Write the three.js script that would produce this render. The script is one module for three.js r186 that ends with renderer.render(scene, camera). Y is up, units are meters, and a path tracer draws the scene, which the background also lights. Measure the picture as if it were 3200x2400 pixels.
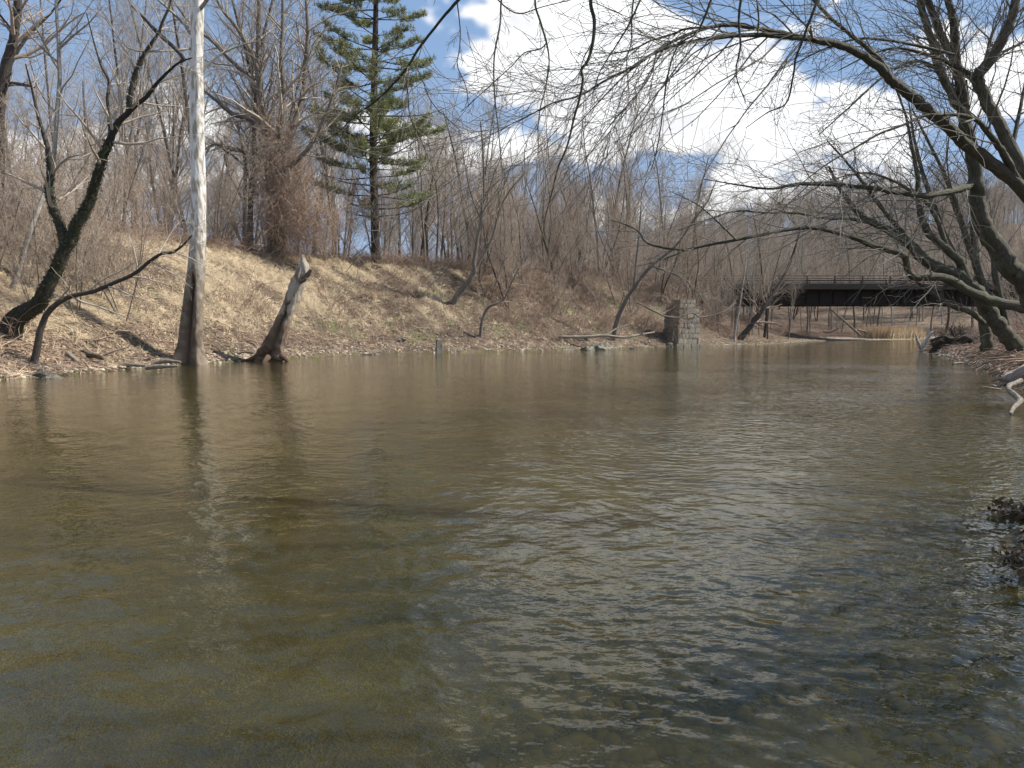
import * as THREE from 'three';
import { createNoise2D, createNoise3D } from 'simplex-noise';

// ---------------------------------------------------------------- camera, sky, sun, exposure
const scene = new THREE.Scene();
const F = 2280, W0 = 3200, H0 = 2400;                        // focal length and size of the photograph, in its pixels
const camera = new THREE.PerspectiveCamera(2 * Math.atan(H0 / 2 / F) * 180 / Math.PI, W0 / H0, 0.05, 4000);
const PITCH = Math.atan(170 / F);
camera.position.set(0, 1.6, 0);
camera.rotation.x = -PITCH;
camera.updateMatrixWorld();

const renderer = new THREE.WebGLRenderer({ antialias: true });
renderer.toneMapping = THREE.LinearToneMapping;
renderer.toneMappingExposure = 1.55;
renderer.shadowMap.enabled = true;

const SUN = new THREE.Vector3(0.9, 0.95, -0.16).normalize();
const sun = new THREE.DirectionalLight(new THREE.Color(1.0, 0.94, 0.84), 5);
sun.position.copy(SUN).multiplyScalar(200).add(new THREE.Vector3(10, 0, -50));
sun.target.position.set(10, 0, -50);
sun.castShadow = true;
sun.shadow.mapSize.set(4096, 4096);
Object.assign(sun.shadow.camera, { left: -120, right: 120, top: 120, bottom: -120, near: 1, far: 500 });
sun.shadow.radius = 1;
scene.add(sun, sun.target);

// ---------------------------------------------------------------- numbers
function rng(seed) { let a = seed >>> 0; return () => { a = a + 0x6D2B79F5 | 0; let t = Math.imul(a ^ a >>> 15, 1 | a); t = t + Math.imul(t ^ t >>> 7, 61 | t) ^ t; return ((t ^ t >>> 14) >>> 0) / 4294967296; }; }
const n2 = createNoise2D(rng(11)), n3 = createNoise3D(rng(12));
const V = (x, y, z) => new THREE.Vector3(x, y, z);
const clamp = (x, a = 0, b = 1) => Math.min(b, Math.max(a, x));
const mix = (a, b, t) => a + (b - a) * t;
const smooth = (a, b, x) => { const t = clamp((x - a) / (b - a)); return t * t * (3 - 2 * t); };
const fbm2 = (x, y, o = 4) => { let s = 0, a = .5; for (let i = 0; i < o; i++) { s += a * n2(x, y); x = x * 2.03 + 7.1; y = y * 2.03 - 3.7; a *= .5; } return s; };
const fbm3 = (x, y, z, o = 5) => { let s = 0, a = .5; for (let i = 0; i < o; i++) { s += a * n3(x, y, z); x = x * 2.02 + 5.1; y = y * 2.02 - 3.3; z = z * 2.02 + 1.7; a *= .5; } return s; };
// a place in the photograph at a given distance ahead, as a point in the scene
const AX = V(1, 0, 0), EYE = V(0, 1.6, 0);
function at(px, py, depth) {
  const d = V((px - W0 / 2) / F, -(py - H0 / 2) / F, -1).applyAxisAngle(AX, -PITCH);
  return d.multiplyScalar(depth / -d.z).add(EYE);
}

// ---------------------------------------------------------------- sky: blue air with spring cumulus all round
{
  const AIR = .84, w = 2048, h = 1024, data = new Float32Array(w * h * 4);
  // large cumulus banks: azimuth and height above the horizon in degrees, half widths, weight
  const banks = [[4, 20, 12, 5.5, .62], [11, 16, 11, 6, .55], [24, 12, 12, 5, .5], [33, 17.5, 7, 2.6, .35], [-24, 17, 8, 3.6, .4], [-20, 11, 7, 3, .45], [-8, 13, 7, 2.6, .32], [-33, 9, 9, 4, .25],
    [75, 18, 20, 7, .5], [110, 25, 18, 8, .5], [150, 16, 20, 7, .5], [185, 24, 18, 8, .5], [220, 15, 20, 7, .5], [262, 22, 20, 8, .5], [300, 14, 16, 6, .45], [60, 45, 24, 9, .45], [160, 50, 26, 10, .45], [260, 48, 26, 10, .45], [-5, 52, 24, 9, .4]];
  const gaps = [[-13, 24, 9, 5, .55], [13.5, 24, 5, 2.2, .5], [6, 15.2, 3, 1.2, .25], [23, 18.5, 4, 3, .35], [-31, 23, 9, 4, .35], [4, 11, 20, 1.7, .28]];
  for (let j = 0; j < h; j++) {
    const el = ((j + .5) / h - .5) * Math.PI, sy = Math.sin(el), cy = Math.cos(el), e = Math.max(0, el) * 180 / Math.PI;
    if (el < -.02) { for (let i = 0; i < w; i++) data.set([.25, .3, .35, 1], (j * w + i) * 4); continue; }
    for (let i = 0; i < w; i++) {
      const a = ((i + .5) / w - .5) * 2 * Math.PI, x = Math.cos(a) * cy, z = Math.sin(a) * cy;
      let az = Math.atan2(x, -z) * 180 / Math.PI;
      // clear air
      const k = Math.pow(1 - Math.max(0, sy), 3.2);
      const towards = Math.max(0, x * SUN.x + sy * SUN.y + z * SUN.z);
      let r = mix(.155, .40, k), g = mix(.28, .52, k), b = mix(.50, .70, k);
      const glow = .12 * Math.pow(towards, 6); r += glow; g += glow; b += glow;
      // clouds
      let den = -.30;
      for (const [ca, ce, wa, we, s] of banks) { let da = Math.abs(az - ca) % 360; if (da > 180) da = 360 - da; da /= wa; const de = (e - ce) / we; den += s * Math.exp(-(da * da + de * de)); }
      for (const [ca, ce, wa, we, s] of gaps) { let da = Math.abs(az - ca) % 360; if (da > 180) da = 360 - da; da /= wa; const de = (e - ce) / we; den -= s * Math.exp(-(da * da + de * de)); }
      const q = 5.2, n = fbm3(x * q, sy * q * 1.9, z * q, 7);
      den += n * .78;
      const c = smooth(-.02, .16, den);
      if (c > 0) {
        const up = fbm3(x * q + SUN.x * .08, (sy + .03) * q * 1.9, z * q + SUN.z * .08, 5);
        const lit = clamp(1.0 + (n - up) * .45 - smooth(.25, .75, den) * .04, .8, 1.1);
        const cr = .9 * lit, cg = .91 * lit, cb = .89 * lit + .04;
        r = mix(r, cr, c); g = mix(g, cg, c); b = mix(b, cb, c);
      }
      const o = (j * w + i) * 4; data[o] = r * AIR; data[o + 1] = g * AIR; data[o + 2] = b * AIR; data[o + 3] = 1;
    }
  }
  const sky = new THREE.DataTexture(data, w, h, THREE.RGBAFormat, THREE.FloatType);
  sky.mapping = THREE.EquirectangularReflectionMapping; sky.magFilter = THREE.LinearFilter; sky.needsUpdate = true;
  scene.background = sky; scene.environment = sky;
}

// ---------------------------------------------------------------- textures
// noise on a wrapped lattice, so that it tiles
function tileNoise(size, cx, cy, seed) {
  const r = rng(seed), g = new Float32Array(cx * cy); for (let i = 0; i < g.length; i++) g[i] = r();
  const out = new Float32Array(size * size);
  for (let y = 0; y < size; y++) { const fy = y / size * cy, y0 = Math.floor(fy), ty = fy - y0, sy = ty * ty * ty * (ty * (6 * ty - 15) + 10), a = (y0 % cy) * cx, b = ((y0 + 1) % cy) * cx;
    for (let x = 0; x < size; x++) { const fx = x / size * cx, x0 = Math.floor(fx), tx = fx - x0, sx = tx * tx * tx * (tx * (6 * tx - 15) + 10), xa = x0 % cx, xb = (x0 + 1) % cx;
      out[y * size + x] = (g[a + xa] * (1 - sx) + g[a + xb] * sx) * (1 - sy) + (g[b + xa] * (1 - sx) + g[b + xb] * sx) * sy; } }
  return out;
}
function tex(size, f, srgb = false) {
  const d = new Uint8Array(size * size * 4);
  for (let i = 0; i < size * size; i++) { const c = f(i); d[i * 4] = clamp(c[0]) * 255; d[i * 4 + 1] = clamp(c[1]) * 255; d[i * 4 + 2] = clamp(c[2]) * 255; d[i * 4 + 3] = 255; }
  const t = new THREE.DataTexture(d, size, size); t.wrapS = t.wrapT = THREE.RepeatWrapping; t.magFilter = THREE.LinearFilter; if (srgb) t.colorSpace = THREE.SRGBColorSpace; t.needsUpdate = true; return t;
}
const soilTex = (() => { const s = 1024, a = tileNoise(s, 16, 16, 1), b = tileNoise(s, 60, 60, 2), c = tileNoise(s, 220, 220, 3), d = tileNoise(s, 512, 512, 4);
  const f = i => .18 * a[i] + .26 * b[i] + .3 * c[i] + .26 * d[i];
  return { map: tex(s, i => { const v = .55 + .9 * (f(i) - .28); return [v, v * (.97 + .05 * b[i]), v * (.94 + .08 * a[i])]; }, true), bump: tex(s, i => { const v = f(i); return [v, v, v]; }) }; })();
const barkTex = (() => { const s = 512, a = tileNoise(s, 6, 3, 21), b = tileNoise(s, 40, 9, 22), c = tileNoise(s, 110, 30, 23), d = tileNoise(s, 250, 250, 24);
  const f = i => .3 * Math.abs(b[i] - .5) * 2 + .35 * c[i] + .2 * a[i] + .15 * d[i];
  return { map: tex(s, i => { const v = .52 + .75 * (f(i) - .2); return [v, v, v]; }, true), bump: tex(s, i => { const v = f(i); return [v, v, v]; }) }; })();
function repeat(t, u, v) { const c = t.clone(); c.repeat.set(u, v); c.needsUpdate = true; return c; }
const C = (r, g, b) => new THREE.Color().setRGB(r, g, b);
const mat = (r, g, b, o = {}) => new THREE.MeshStandardMaterial({ color: C(r, g, b), roughness: .9, ...o });
const barkMap = repeat(barkTex.map, 1, .5), barkBump = repeat(barkTex.bump, 1, .5);
const bark = (r, g, b, o = {}) => mat(r, g, b, { map: barkMap, bumpMap: barkBump, bumpScale: .03, vertexColors: true, ...o });

// ---------------------------------------------------------------- names and descriptions
const used = {};
function numbered(n) { const k = used[n] = (used[n] ?? -1) + 1; return k ? n + '_' + String(k).padStart(3, '0') : n; }
function tag(o, label, category, group, kind) { o.userData = { label, category }; if (group) o.userData.group = group; if (kind) o.userData.kind = kind; return o; }
function thing(name, label, category, group) { const o = new THREE.Group(); o.name = numbered(name); scene.add(o); return tag(o, label, category, group); }
function part(name, geo, m, parent, kind) { const o = new THREE.Mesh(geo, m); o.name = parent === scene ? numbered(name) : name; o.castShadow = o.receiveShadow = true; if (kind) o.userData.kind = kind; parent.add(o); return o; }
function copyOf(src, label, category, group) { const c = src.clone(); c.name = numbered(src.name.replace(/_\d{3}$/, '')); scene.add(c); return tag(c, label, category, group); }
function scatter(name, geo, m, list, label, category, parent = scene) {   // list of {p, s, q, c}
  const o = new THREE.InstancedMesh(geo, m, list.length); o.name = parent === scene ? numbered(name) : name; o.castShadow = o.receiveShadow = true;
  const M = new THREE.Matrix4(), sv = V(1, 1, 1);
  list.forEach((e, i) => { typeof e.s === 'number' ? sv.setScalar(e.s) : sv.copy(e.s); M.compose(e.p, e.q, sv); o.setMatrixAt(i, M); if (e.c) o.setColorAt(i, e.c); });
  o.userData.kind = 'stuff'; if (parent === scene) { o.userData.label = label; o.userData.category = category; }
  parent.add(o); return o;
}

// ---------------------------------------------------------------- the lie of the land
function shoreline(list) {
  const c = new THREE.CatmullRomCurve3(list.map(([x, z]) => V(x, 0, z)), false, 'centripetal'), n = 150;
  return Array.from({ length: n + 1 }, (_, i) => { const p = c.getPoint(i / n); return [p.x, p.z]; });
}
const LEFT = shoreline([[-90, 70], [-45, 20], [-28, -2], [-19, -14], [-16.4, -22.5], [-14.9, -33], [-8.4, -48.6], [-2.3, -52.3], [2.4, -55.5], [8, -61], [15.3, -68.8], [18.8, -71.5], [24, -76], [31, -84.5], [42, -101], [54, -113], [62, -117.5], [78, -126], [110, -132], [420, -160]]);
const RIGHT = shoreline([[30, 90], [6, 30], [2.8, 8], [2.3, 0], [2.7, -3], [3.1, -4.3], [4.3, -6], [6.9, -9], [10.5, -14.2], [15.2, -22], [20.2, -32], [24.1, -40.5], [26.3, -45.5], [34.6, -58.5], [44, -75], [54, -89], [66, -98], [85, -103], [140, -106], [420, -120]]);
function beside(line, x, z) {       // signed distance (positive on the right of the line's way) and the shore point's x
  let best = 1e9, s = 1, bx = 0;
  for (let i = 0; i + 1 < line.length; i++) {
    const ax = line[i][0], az = line[i][1], dx = line[i + 1][0] - ax, dz = line[i + 1][1] - az, vx = x - ax, vz = z - az;
    const t = clamp((vx * dx + vz * dz) / (dx * dx + dz * dz)), ex = vx - dx * t, ez = vz - dz * t, d = ex * ex + ez * ez;
    if (d < best - 1e-9) { best = d; s = dx * vz - dz * vx; bx = ax + dx * t; }
  }
  return [Math.sqrt(best) * (s > 0 ? 1 : -1), bx];
}
// the deep channel: where the current has swept the bed down to dark stones
function channel(x, z) { const run = clamp((-z - 2) / 30), w = mix(3.4, 9, run), off = (x - mix(2.6, 14, run) - .8 * fbm2(x * .25, z * .25, 2)) / w; return smooth(1.25, .35, Math.abs(off)); }
function landAt(x, z) {
  const [l, lx] = beside(LEFT, x, z), [r] = beside(RIGHT, x, z);
  const inL = -l, inR = r;                                    // metres inland of each shore
  let y;
  if (inL <= 0 && inR <= 0) {
    const d = Math.min(-inL, -inR);
    y = -.04 - .3 * smooth(0, 1.2, d) - mix(.25, 1.5, channel(x, z)) * smooth(1, 5, d) + .09 * fbm2(x * .5, z * .5, 3);
  } else if (inL > 0) {
    const near = smooth(-13, -17, lx) , past = smooth(20, 30, lx), bar = smooth(43, 54, lx);
    const wob = 1 + .1 * fbm2(lx * .12, 3.3, 2);
    const a = inL * wob, toeH = mix(mix(.45, 1.6, near), .9, past), toeW = mix(mix(.9, 4.2, near), 7, past);
    const topH = mix(6.9, 6.2, past), topW = mix(9.4, 17, past);
    let u = clamp((a - toeW * .6) / topW); u = mix(u, u * u * (3 - 2 * u), .55);
    y = .1 * smooth(0, .12, a) + (toeH - .1) * smooth(0, toeW, a) + (topH - toeH) * u;
    const flat = .05 + .022 * a + 4 * smooth(16, 42, a);
    y = mix(y, flat, bar);
    y += (.27 * fbm2(x * .45, z * .45, 3) + .35 * fbm2(x * .08, z * .08, 2)) * smooth(.4, 3, a) * mix(1, .25, bar) + .13 * fbm2(x * 1.4, z * 1.4, 3) * smooth(.1, 1, a) * mix(1, .3, bar);
  } else {
    const b = inR;
    y = .12 * smooth(0, .12, b) + .42 * smooth(.1, .9, b) + 1.2 * smooth(.8, 7, b) + 1.6 * smooth(7, 26, b) + (.12 * fbm2(x * .5, z * .5, 3) + .4 * fbm2(x * .09 + 40, z * .09, 2)) * smooth(.4, 4, b) + .06 * fbm2(x * 1.9, z * 1.9, 2) * smooth(.1, .8, b);
  }
  const hill = 31 * smooth(-135, -270, z) * smooth(25, 120, x) + 3 * smooth(-120, -400, z);
  return { y: y + hill, inL, inR, lx };
}
const groundY = (x, z) => landAt(x, z).y;

// ---------------------------------------------------------------- ground
function spread(lo, hi, step, far) {          // even steps from lo to hi, growing ones out to far
  const out = []; for (let v = lo; v <= hi; v += step) out.push(v);
  let s = step, a = lo, b = hi; const pre = [], post = [];
  while (a > -far) { s *= 1.22; a -= s; pre.unshift(a); } s = step; b = out[out.length - 1];
  while (b < far) { s *= 1.22; b += s; post.push(b); }
  return [...pre, ...out, ...post];
}
const LITTER = [.24, .17, .12], STRAW = [.43, .345, .24], SOIL = [.17, .122, .085], MOSS = [.24, .25, .115], SAND = [.48, .405, .31], BED = [.17, .14, .06], STONEY = [.2, .17, .14];
const lerp3 = (a, b, t) => [mix(a[0], b[0], t), mix(a[1], b[1], t), mix(a[2], b[2], t)];
function strawAt(x, z, g) {                   // how much dry grass stands there
  if (g.inL <= 1.2) return 0;
  const up = smooth(2, 5, g.inL) * smooth(13.5, 9, g.inL);
  const run = g.lx * .9 + g.inL * .35;            // streaks that lean down the slope
  return up * smooth(.0, .42, .75 * fbm2(run * .55, g.inL * .13 + 5, 3) + .5 * fbm2(x * 1.3, z * .8, 3) + .13 * smooth(-4, -9, g.lx) - .3 * smooth(-15.4, -16.4, g.lx) - .32 * smooth(-6, 4, g.lx) + .12 * smooth(7, 9.5, g.inL));
}
{
  const xs = spread(-34, 62, .45, 1600), zs = spread(-128, 6, .45, 1600), nx = xs.length, nz = zs.length;
  const pos = new Float32Array(nx * nz * 3), col = new Float32Array(nx * nz * 3), uv = new Float32Array(nx * nz * 2), ix = [];
  for (let j = 0; j < nz; j++) for (let i = 0; i < nx; i++) {
    const x = xs[i], z = zs[j], k = j * nx + i, g = landAt(x, z);
    pos.set([x, g.y, z], k * 3); uv.set([x * .35, z * .35], k * 2);
    const n = fbm2(x * .7, z * .7, 3), m = fbm2(x * .17 + 9, z * .17, 3);
    let c;
    if (g.inL <= 0 && g.inR <= 0) c = lerp3(lerp3([.30, .285, .085], [.18, .175, .06], smooth(-.25, .35, n + .6 * m)), [.2, .15, .08], smooth(.1, .3, fbm2(x * .9 + 50, z * .9, 3)));
    else if (g.inL > 0) {
      c = lerp3(LITTER, SOIL, smooth(.05, .5, m));
      c = lerp3(c, [.30, .22, .155], smooth(0, .45, n));
      c = lerp3(c, STRAW, strawAt(x, z, g));
      c = lerp3(c, SOIL, .8 * smooth(.2, .36, fbm2(x * .5 + 13, z * .5 - 7, 3)));
      c = lerp3(c, MOSS, .8 * smooth(.18, .42, fbm2(x * .3 - 20, z * .3, 3)) * smooth(10, 6, g.inL));
      c = lerp3(c, SOIL, .7 * smooth(-.2, .2, n) * smooth(1.6, .5, g.inL)); c = lerp3(c, SAND, .5 * smooth(.15, .35, n + .2 * m) * smooth(1.8, .3, g.inL));
      c = lerp3(c, SAND, smooth(46, 53, g.lx) * smooth(9, 6, g.inL));
    } else {
      c = lerp3(LITTER, SOIL, smooth(-.1, .4, m)); c = lerp3(c, [.21, .15, .1], smooth(.05, .5, n)); c = lerp3(c, MOSS, .5 * smooth(.2, .5, fbm2(x * .4 + 70, z * .4, 3)));
    }
    col.set(c, k * 3);
    if (i + 1 < nx && j + 1 < nz) ix.push(k, k + nx, k + 1, k + 1, k + nx, k + nx + 1);
  }
  const g = new THREE.BufferGeometry();
  g.setAttribute('position', new THREE.BufferAttribute(pos, 3)); g.setAttribute('color', new THREE.BufferAttribute(col, 3)); g.setAttribute('uv', new THREE.BufferAttribute(uv, 2));
  g.setIndex(ix); g.computeVertexNormals();
  const o = part('ground', g, mat(1.25, 1.25, 1.25, { vertexColors: true, map: soilTex.map, bumpMap: soilTex.bump, bumpScale: .12, roughness: .95 }), scene);
  o.userData = { kind: 'structure', label: 'brown leaf strewn river banks with dry grass', category: 'ground' };
}

// ---------------------------------------------------------------- water
{
  // ripples drawn out across the current, in calm and in rough stretches; the normals of a rippled sheet of TILE metres
  const s = 2048, TILE = 46, H = new Float32Array(s * s);
  const mask2 = tileNoise(s, 13, 13, 41), wx = tileNoise(s, 20, 20, 42), wy = tileNoise(s, 20, 20, 43), wx2 = tileNoise(s, 90, 90, 48), wy2 = tileNoise(s, 90, 90, 49);
  const A = tileNoise(s, 50, 66, 44), B = tileNoise(s, 130, 190, 45), D = tileNoise(s, 330, 460, 46), E = tileNoise(s, 620, 900, 47);
  for (let y = 0; y < s; y++) for (let x = 0; x < s; x++) {
    const i = y * s + x, X = x / s * TILE - TILE / 2, Z = y / s * TILE - TILE;     // where that texel first lies in the river
    const run = clamp((-Z - 3) / 30), off = (X - mix(1.6, 13, run)) / mix(2.6, 8, run), m = .34 + .75 * Math.exp(-off * off) * smooth(TILE, TILE - 10, -Z) * smooth(0, 3, -Z) * (.35 + 1.1 * mask2[i]) + .5 * smooth(.55, .85, mask2[i]);
    const ux = (x + Math.round((wx[i] - .5) * 70 + (wx2[i] - .5) * 16) + s) % s, uy = (y + Math.round((wy[i] - .5) * 70 + (wy2[i] - .5) * 16) + s) % s, k = uy * s + ux;
    const ridge = 1 - Math.abs(2 * B[k] - 1);
    H[i] = (A[k] * .008 + ridge * .0040 + D[k] * .0090 + E[i] * .0055) * m;
  }
  const t = new Uint8Array(s * s * 4), px = TILE / s;
  for (let y = 0; y < s; y++) for (let x = 0; x < s; x++) {
    const i = y * s + x, dx = (H[y * s + (x + 1) % s] - H[y * s + (x + s - 1) % s]) / (2 * px), dy = (H[((y + 1) % s) * s + x] - H[((y + s - 1) % s) * s + x]) / (2 * px), l = 1 / Math.hypot(dx, dy, 1);
    t[i * 4] = (-dx * l * .5 + .5) * 255; t[i * 4 + 1] = (-dy * l * .5 + .5) * 255; t[i * 4 + 2] = (l * .5 + .5) * 255; t[i * 4 + 3] = 255;
  }
  const normalMap = new THREE.DataTexture(t, s, s); normalMap.wrapS = normalMap.wrapT = THREE.RepeatWrapping; normalMap.magFilter = THREE.LinearFilter; normalMap.needsUpdate = true;
  normalMap.repeat.set(1 / TILE, 1 / TILE); normalMap.offset.set(.5, 0);
  const fs = 1024, fa = tileNoise(fs, 60, 84, 61), fb = tileNoise(fs, 130, 190, 62), fc = tileNoise(fs, 260, 330, 63), fm = tileNoise(fs, 7, 9, 64);
  const bumpMap = tex(fs, i => { const v = (.45 * fa[i] + .33 * fb[i] + .22 * fc[i]) * (.45 + .55 * fm[i]); return [v, v, v]; }); bumpMap.repeat.set(1 / 4.3, 1 / 4.3);
  // rings round the place where the photographer stands, finer close by
  const rings = 330, fine = 380, rest = 50, pos = [], uv = [], ix = [], angles = [];
  for (let i = 0; i < fine; i++) angles.push(-.95 + 1.9 * i / fine);
  for (let i = 0; i < rest; i++) angles.push(.95 + (Math.PI * 2 - 1.9) * i / rest);
  const n = angles.length;
  const swell = (x, z) => .005 * fbm2(x * .55 + z * .3, z * .75, 2) + .0055 * n2(x * 1.7 + z * .6, z * 2.3) * (.35 + smooth(-.3, .5, n2(x * .16, z * .16))) + .003 * n2(x * 4.2, z * 5.2);
  pos.push(0, swell(0, 0), 0); uv.push(0, 0);
  for (let j = 0; j < rings; j++) { const r = .5 * Math.pow(900, j / (rings - 1));
    for (let i = 0; i < n; i++) { const x = Math.sin(angles[i]) * r, z = -Math.cos(angles[i]) * r; pos.push(x, swell(x, z) * smooth(130, 50, r), z); uv.push(x, z);
      const a = 1 + j * n + i, b = 1 + j * n + (i + 1) % n;
      if (!j) ix.push(0, b, a); else ix.push(a, a - n, b - n, a, b - n, b); } }
  const g = new THREE.BufferGeometry(); g.setAttribute('position', new THREE.Float32BufferAttribute(pos, 3)); g.setAttribute('uv', new THREE.Float32BufferAttribute(uv, 2)); g.setIndex(ix); g.computeVertexNormals();
  if (g.attributes.normal.getY(5) < 0) { for (let k = 0; k < ix.length; k += 3) [ix[k], ix[k + 1]] = [ix[k + 1], ix[k]]; g.setIndex(ix); g.computeVertexNormals(); }
  const water = new THREE.MeshPhysicalMaterial({ color: C(.43, .385, .165), roughness: .05, ior: 1.33, transmission: .93, thickness: 0, bumpMap, bumpScale: .004, normalMap, normalScale: new THREE.Vector2(1, 1) });
  const o = part('river_water', g, water, scene);
  o.userData = { kind: 'structure', label: 'wide green brown river with rippled surface', category: 'river' };
}

// ---------------------------------------------------------------- wood: tapering, crooked tubes joined into one geometry
const WHITE = [1, 1, 1];
class Tubes {
  constructor() { this.p = []; this.n = []; this.uv = []; this.c = []; this.ix = []; }
  tube(pts, rad, sides, o = {}) {
    const m = pts.length, base = this.p.length / 3, col = o.col, t = V(), u = V(), w = V(), ref = V(.31, .17, .93);
    t.subVectors(pts[1], pts[0]).normalize(); if (Math.abs(t.dot(ref)) > .9) ref.set(1, 0, 0);
    u.crossVectors(t, ref).normalize();
    let len = 0;
    for (let i = 0; i < m; i++) {
      t.subVectors(pts[Math.min(m - 1, i + 1)], pts[Math.max(0, i - 1)]).normalize();
      u.addScaledVector(t, -u.dot(t)).normalize(); w.crossVectors(t, u);
      if (i) len += pts[i].distanceTo(pts[i - 1]);
      for (let k = 0; k <= sides; k++) {
        const a = (k % sides) / sides * Math.PI * 2, ca = Math.cos(a), sa = Math.sin(a);
        const nx = u.x * ca + w.x * sa, ny = u.y * ca + w.y * sa, nz = u.z * ca + w.z * sa;
        const r = rad[i] * (o.shape ? o.shape(nx, ny, nz, pts[i], i / (m - 1)) : 1);
        this.p.push(pts[i].x + nx * r, pts[i].y + ny * r, pts[i].z + nz * r); this.n.push(nx, ny, nz);
        this.uv.push(k / sides * Math.max(.12, Math.round(rad[0] * 6.28 / .25) * .25), len);
        const c = col ? (typeof col === 'function' ? col(pts[i], nx, ny, nz, len) : col) : WHITE; this.c.push(c[0], c[1], c[2]);
      }
      if (i) for (let k = 0; k < sides; k++) { const a = base + (i - 1) * (sides + 1) + k, b = a + sides + 1; this.ix.push(a, a + 1, b, a + 1, b + 1, b); }
    }
    if (o.cap !== false && rad[m - 1] > .012) {            // a closed, slightly domed end
      const e = this.p.length / 3, l = pts[m - 1].clone().addScaledVector(t, rad[m - 1] * .4), c = o.capCol ?? (col ? (typeof col === 'function' ? col(pts[m - 1], 0, 1, 0, len) : col) : WHITE);
      this.p.push(l.x, l.y, l.z); this.n.push(t.x, t.y, t.z); this.uv.push(0, len); this.c.push(c[0], c[1], c[2]);
      for (let k = 0; k < sides; k++) { const a = base + (m - 1) * (sides + 1) + k; this.ix.push(a, a + 1, e); }
    }
  }
  face(a, b, c, n, col = WHITE) { if (V().subVectors(b, a).cross(V().subVectors(c, a)).dot(n) < 0) [b, c] = [c, b]; const e = this.p.length / 3; for (const q of [a, b, c]) { this.p.push(q.x, q.y, q.z); this.n.push(n.x, n.y, n.z); this.uv.push(q.x, q.y); this.c.push(col[0], col[1], col[2]); } this.ix.push(e, e + 1, e + 2); }
  geo(smoothN = false) {
    const g = new THREE.BufferGeometry();
    g.setAttribute('position', new THREE.Float32BufferAttribute(this.p, 3)); g.setAttribute('normal', new THREE.Float32BufferAttribute(this.n, 3));
    g.setAttribute('uv', new THREE.Float32BufferAttribute(this.uv, 2)); g.setAttribute('color', new THREE.Float32BufferAttribute(this.c, 3)); g.setIndex(this.ix);
    if (smoothN) g.computeVertexNormals();
    return g;
  }
}
const UP = V(0, 1, 0);
function sideways(d, a, out = V()) {                     // a direction across d, turned by a
  const r = Math.abs(d.y) > .95 ? V(1, 0, 0) : UP, u = V().crossVectors(d, r).normalize(), w = V().crossVectors(d, u);
  return out.copy(u).multiplyScalar(Math.cos(a)).addScaledVector(w, Math.sin(a));
}
// one branch and all that grows from it; the first levels go to trunk, the others to crown
function branch(T, R, pos, dir, len, r, lv, o) {
  const seg = o.seg[lv], d = dir.clone(), p = pos.clone(), pts = [p.clone()], rad = [r], dirs = [d.clone()], end = o.end?.[lv] ?? .22;
  for (let i = 1; i <= seg; i++) {
    const k = o.wob[lv]; d.x += (R() - .5) * k; d.y += (R() - .5) * k + o.up[lv] / seg; d.z += (R() - .5) * k; if (o.pull) d.addScaledVector(o.pull, (o.pulls?.[lv] ?? 0) / seg); d.normalize();
    p.addScaledVector(d, len / seg); pts.push(p.clone()); dirs.push(d.clone()); rad.push(Math.max(o.least ?? .004, r * mix(1, end, i / seg)));
  }
  const tone = o.tone ? (k => [k, k, k])(mix(1 - o.tone, 1 + o.tone, R())) : undefined;
  (lv <= (o.solid ?? 0) ? T.trunk : T.crown).tube(pts, rad, o.sides[lv], { col: o.col?.[lv] ?? tone, shape: lv === 0 ? o.shape : undefined });
  if (lv + 1 < o.n.length + 1 && o.n[lv]) sprout(T, R, pts, rad, dirs, len, lv, o);
}
function sprout(T, R, pts, rad, dirs, len, lv, o) {
  const n = Math.round(o.n[lv] * (.75 + .5 * R())), seg = pts.length - 1, turn = R() * 6.28, from = o.from[lv], d = V(), s = V();
  for (let j = 0; j < n; j++) {
    const t = from + (1 - from) * ((j + R()) / n), f = Math.min(seg - 1e-4, t * seg), i = Math.floor(f), q = f - i;
    const p = pts[i].clone().lerp(pts[i + 1], q), rr = mix(rad[i], rad[i + 1], q); d.copy(dirs[i]);
    sideways(d, turn + j * 2.4 + (R() - .5) * 1.2, s); if (o.lift?.[lv]) s.y += o.lift[lv];
    const a = o.ang[lv] * (.7 + .6 * R()), cd = d.clone().multiplyScalar(Math.cos(a)).addScaledVector(s, Math.sin(a)).normalize();
    const l = len * o.ratio[lv] * (1 - (o.shrink?.[lv] ?? .55) * (t - from) / (1 - from + 1e-6)) * (.65 + .7 * R());
    branch(T, R, p, cd, l, Math.max(o.least ?? .004, Math.min(rr * .8, (o.rr?.[lv] ?? .5) * rr, o.most?.[lv] ?? 9)), lv + 1, o);
  }
}
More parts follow.
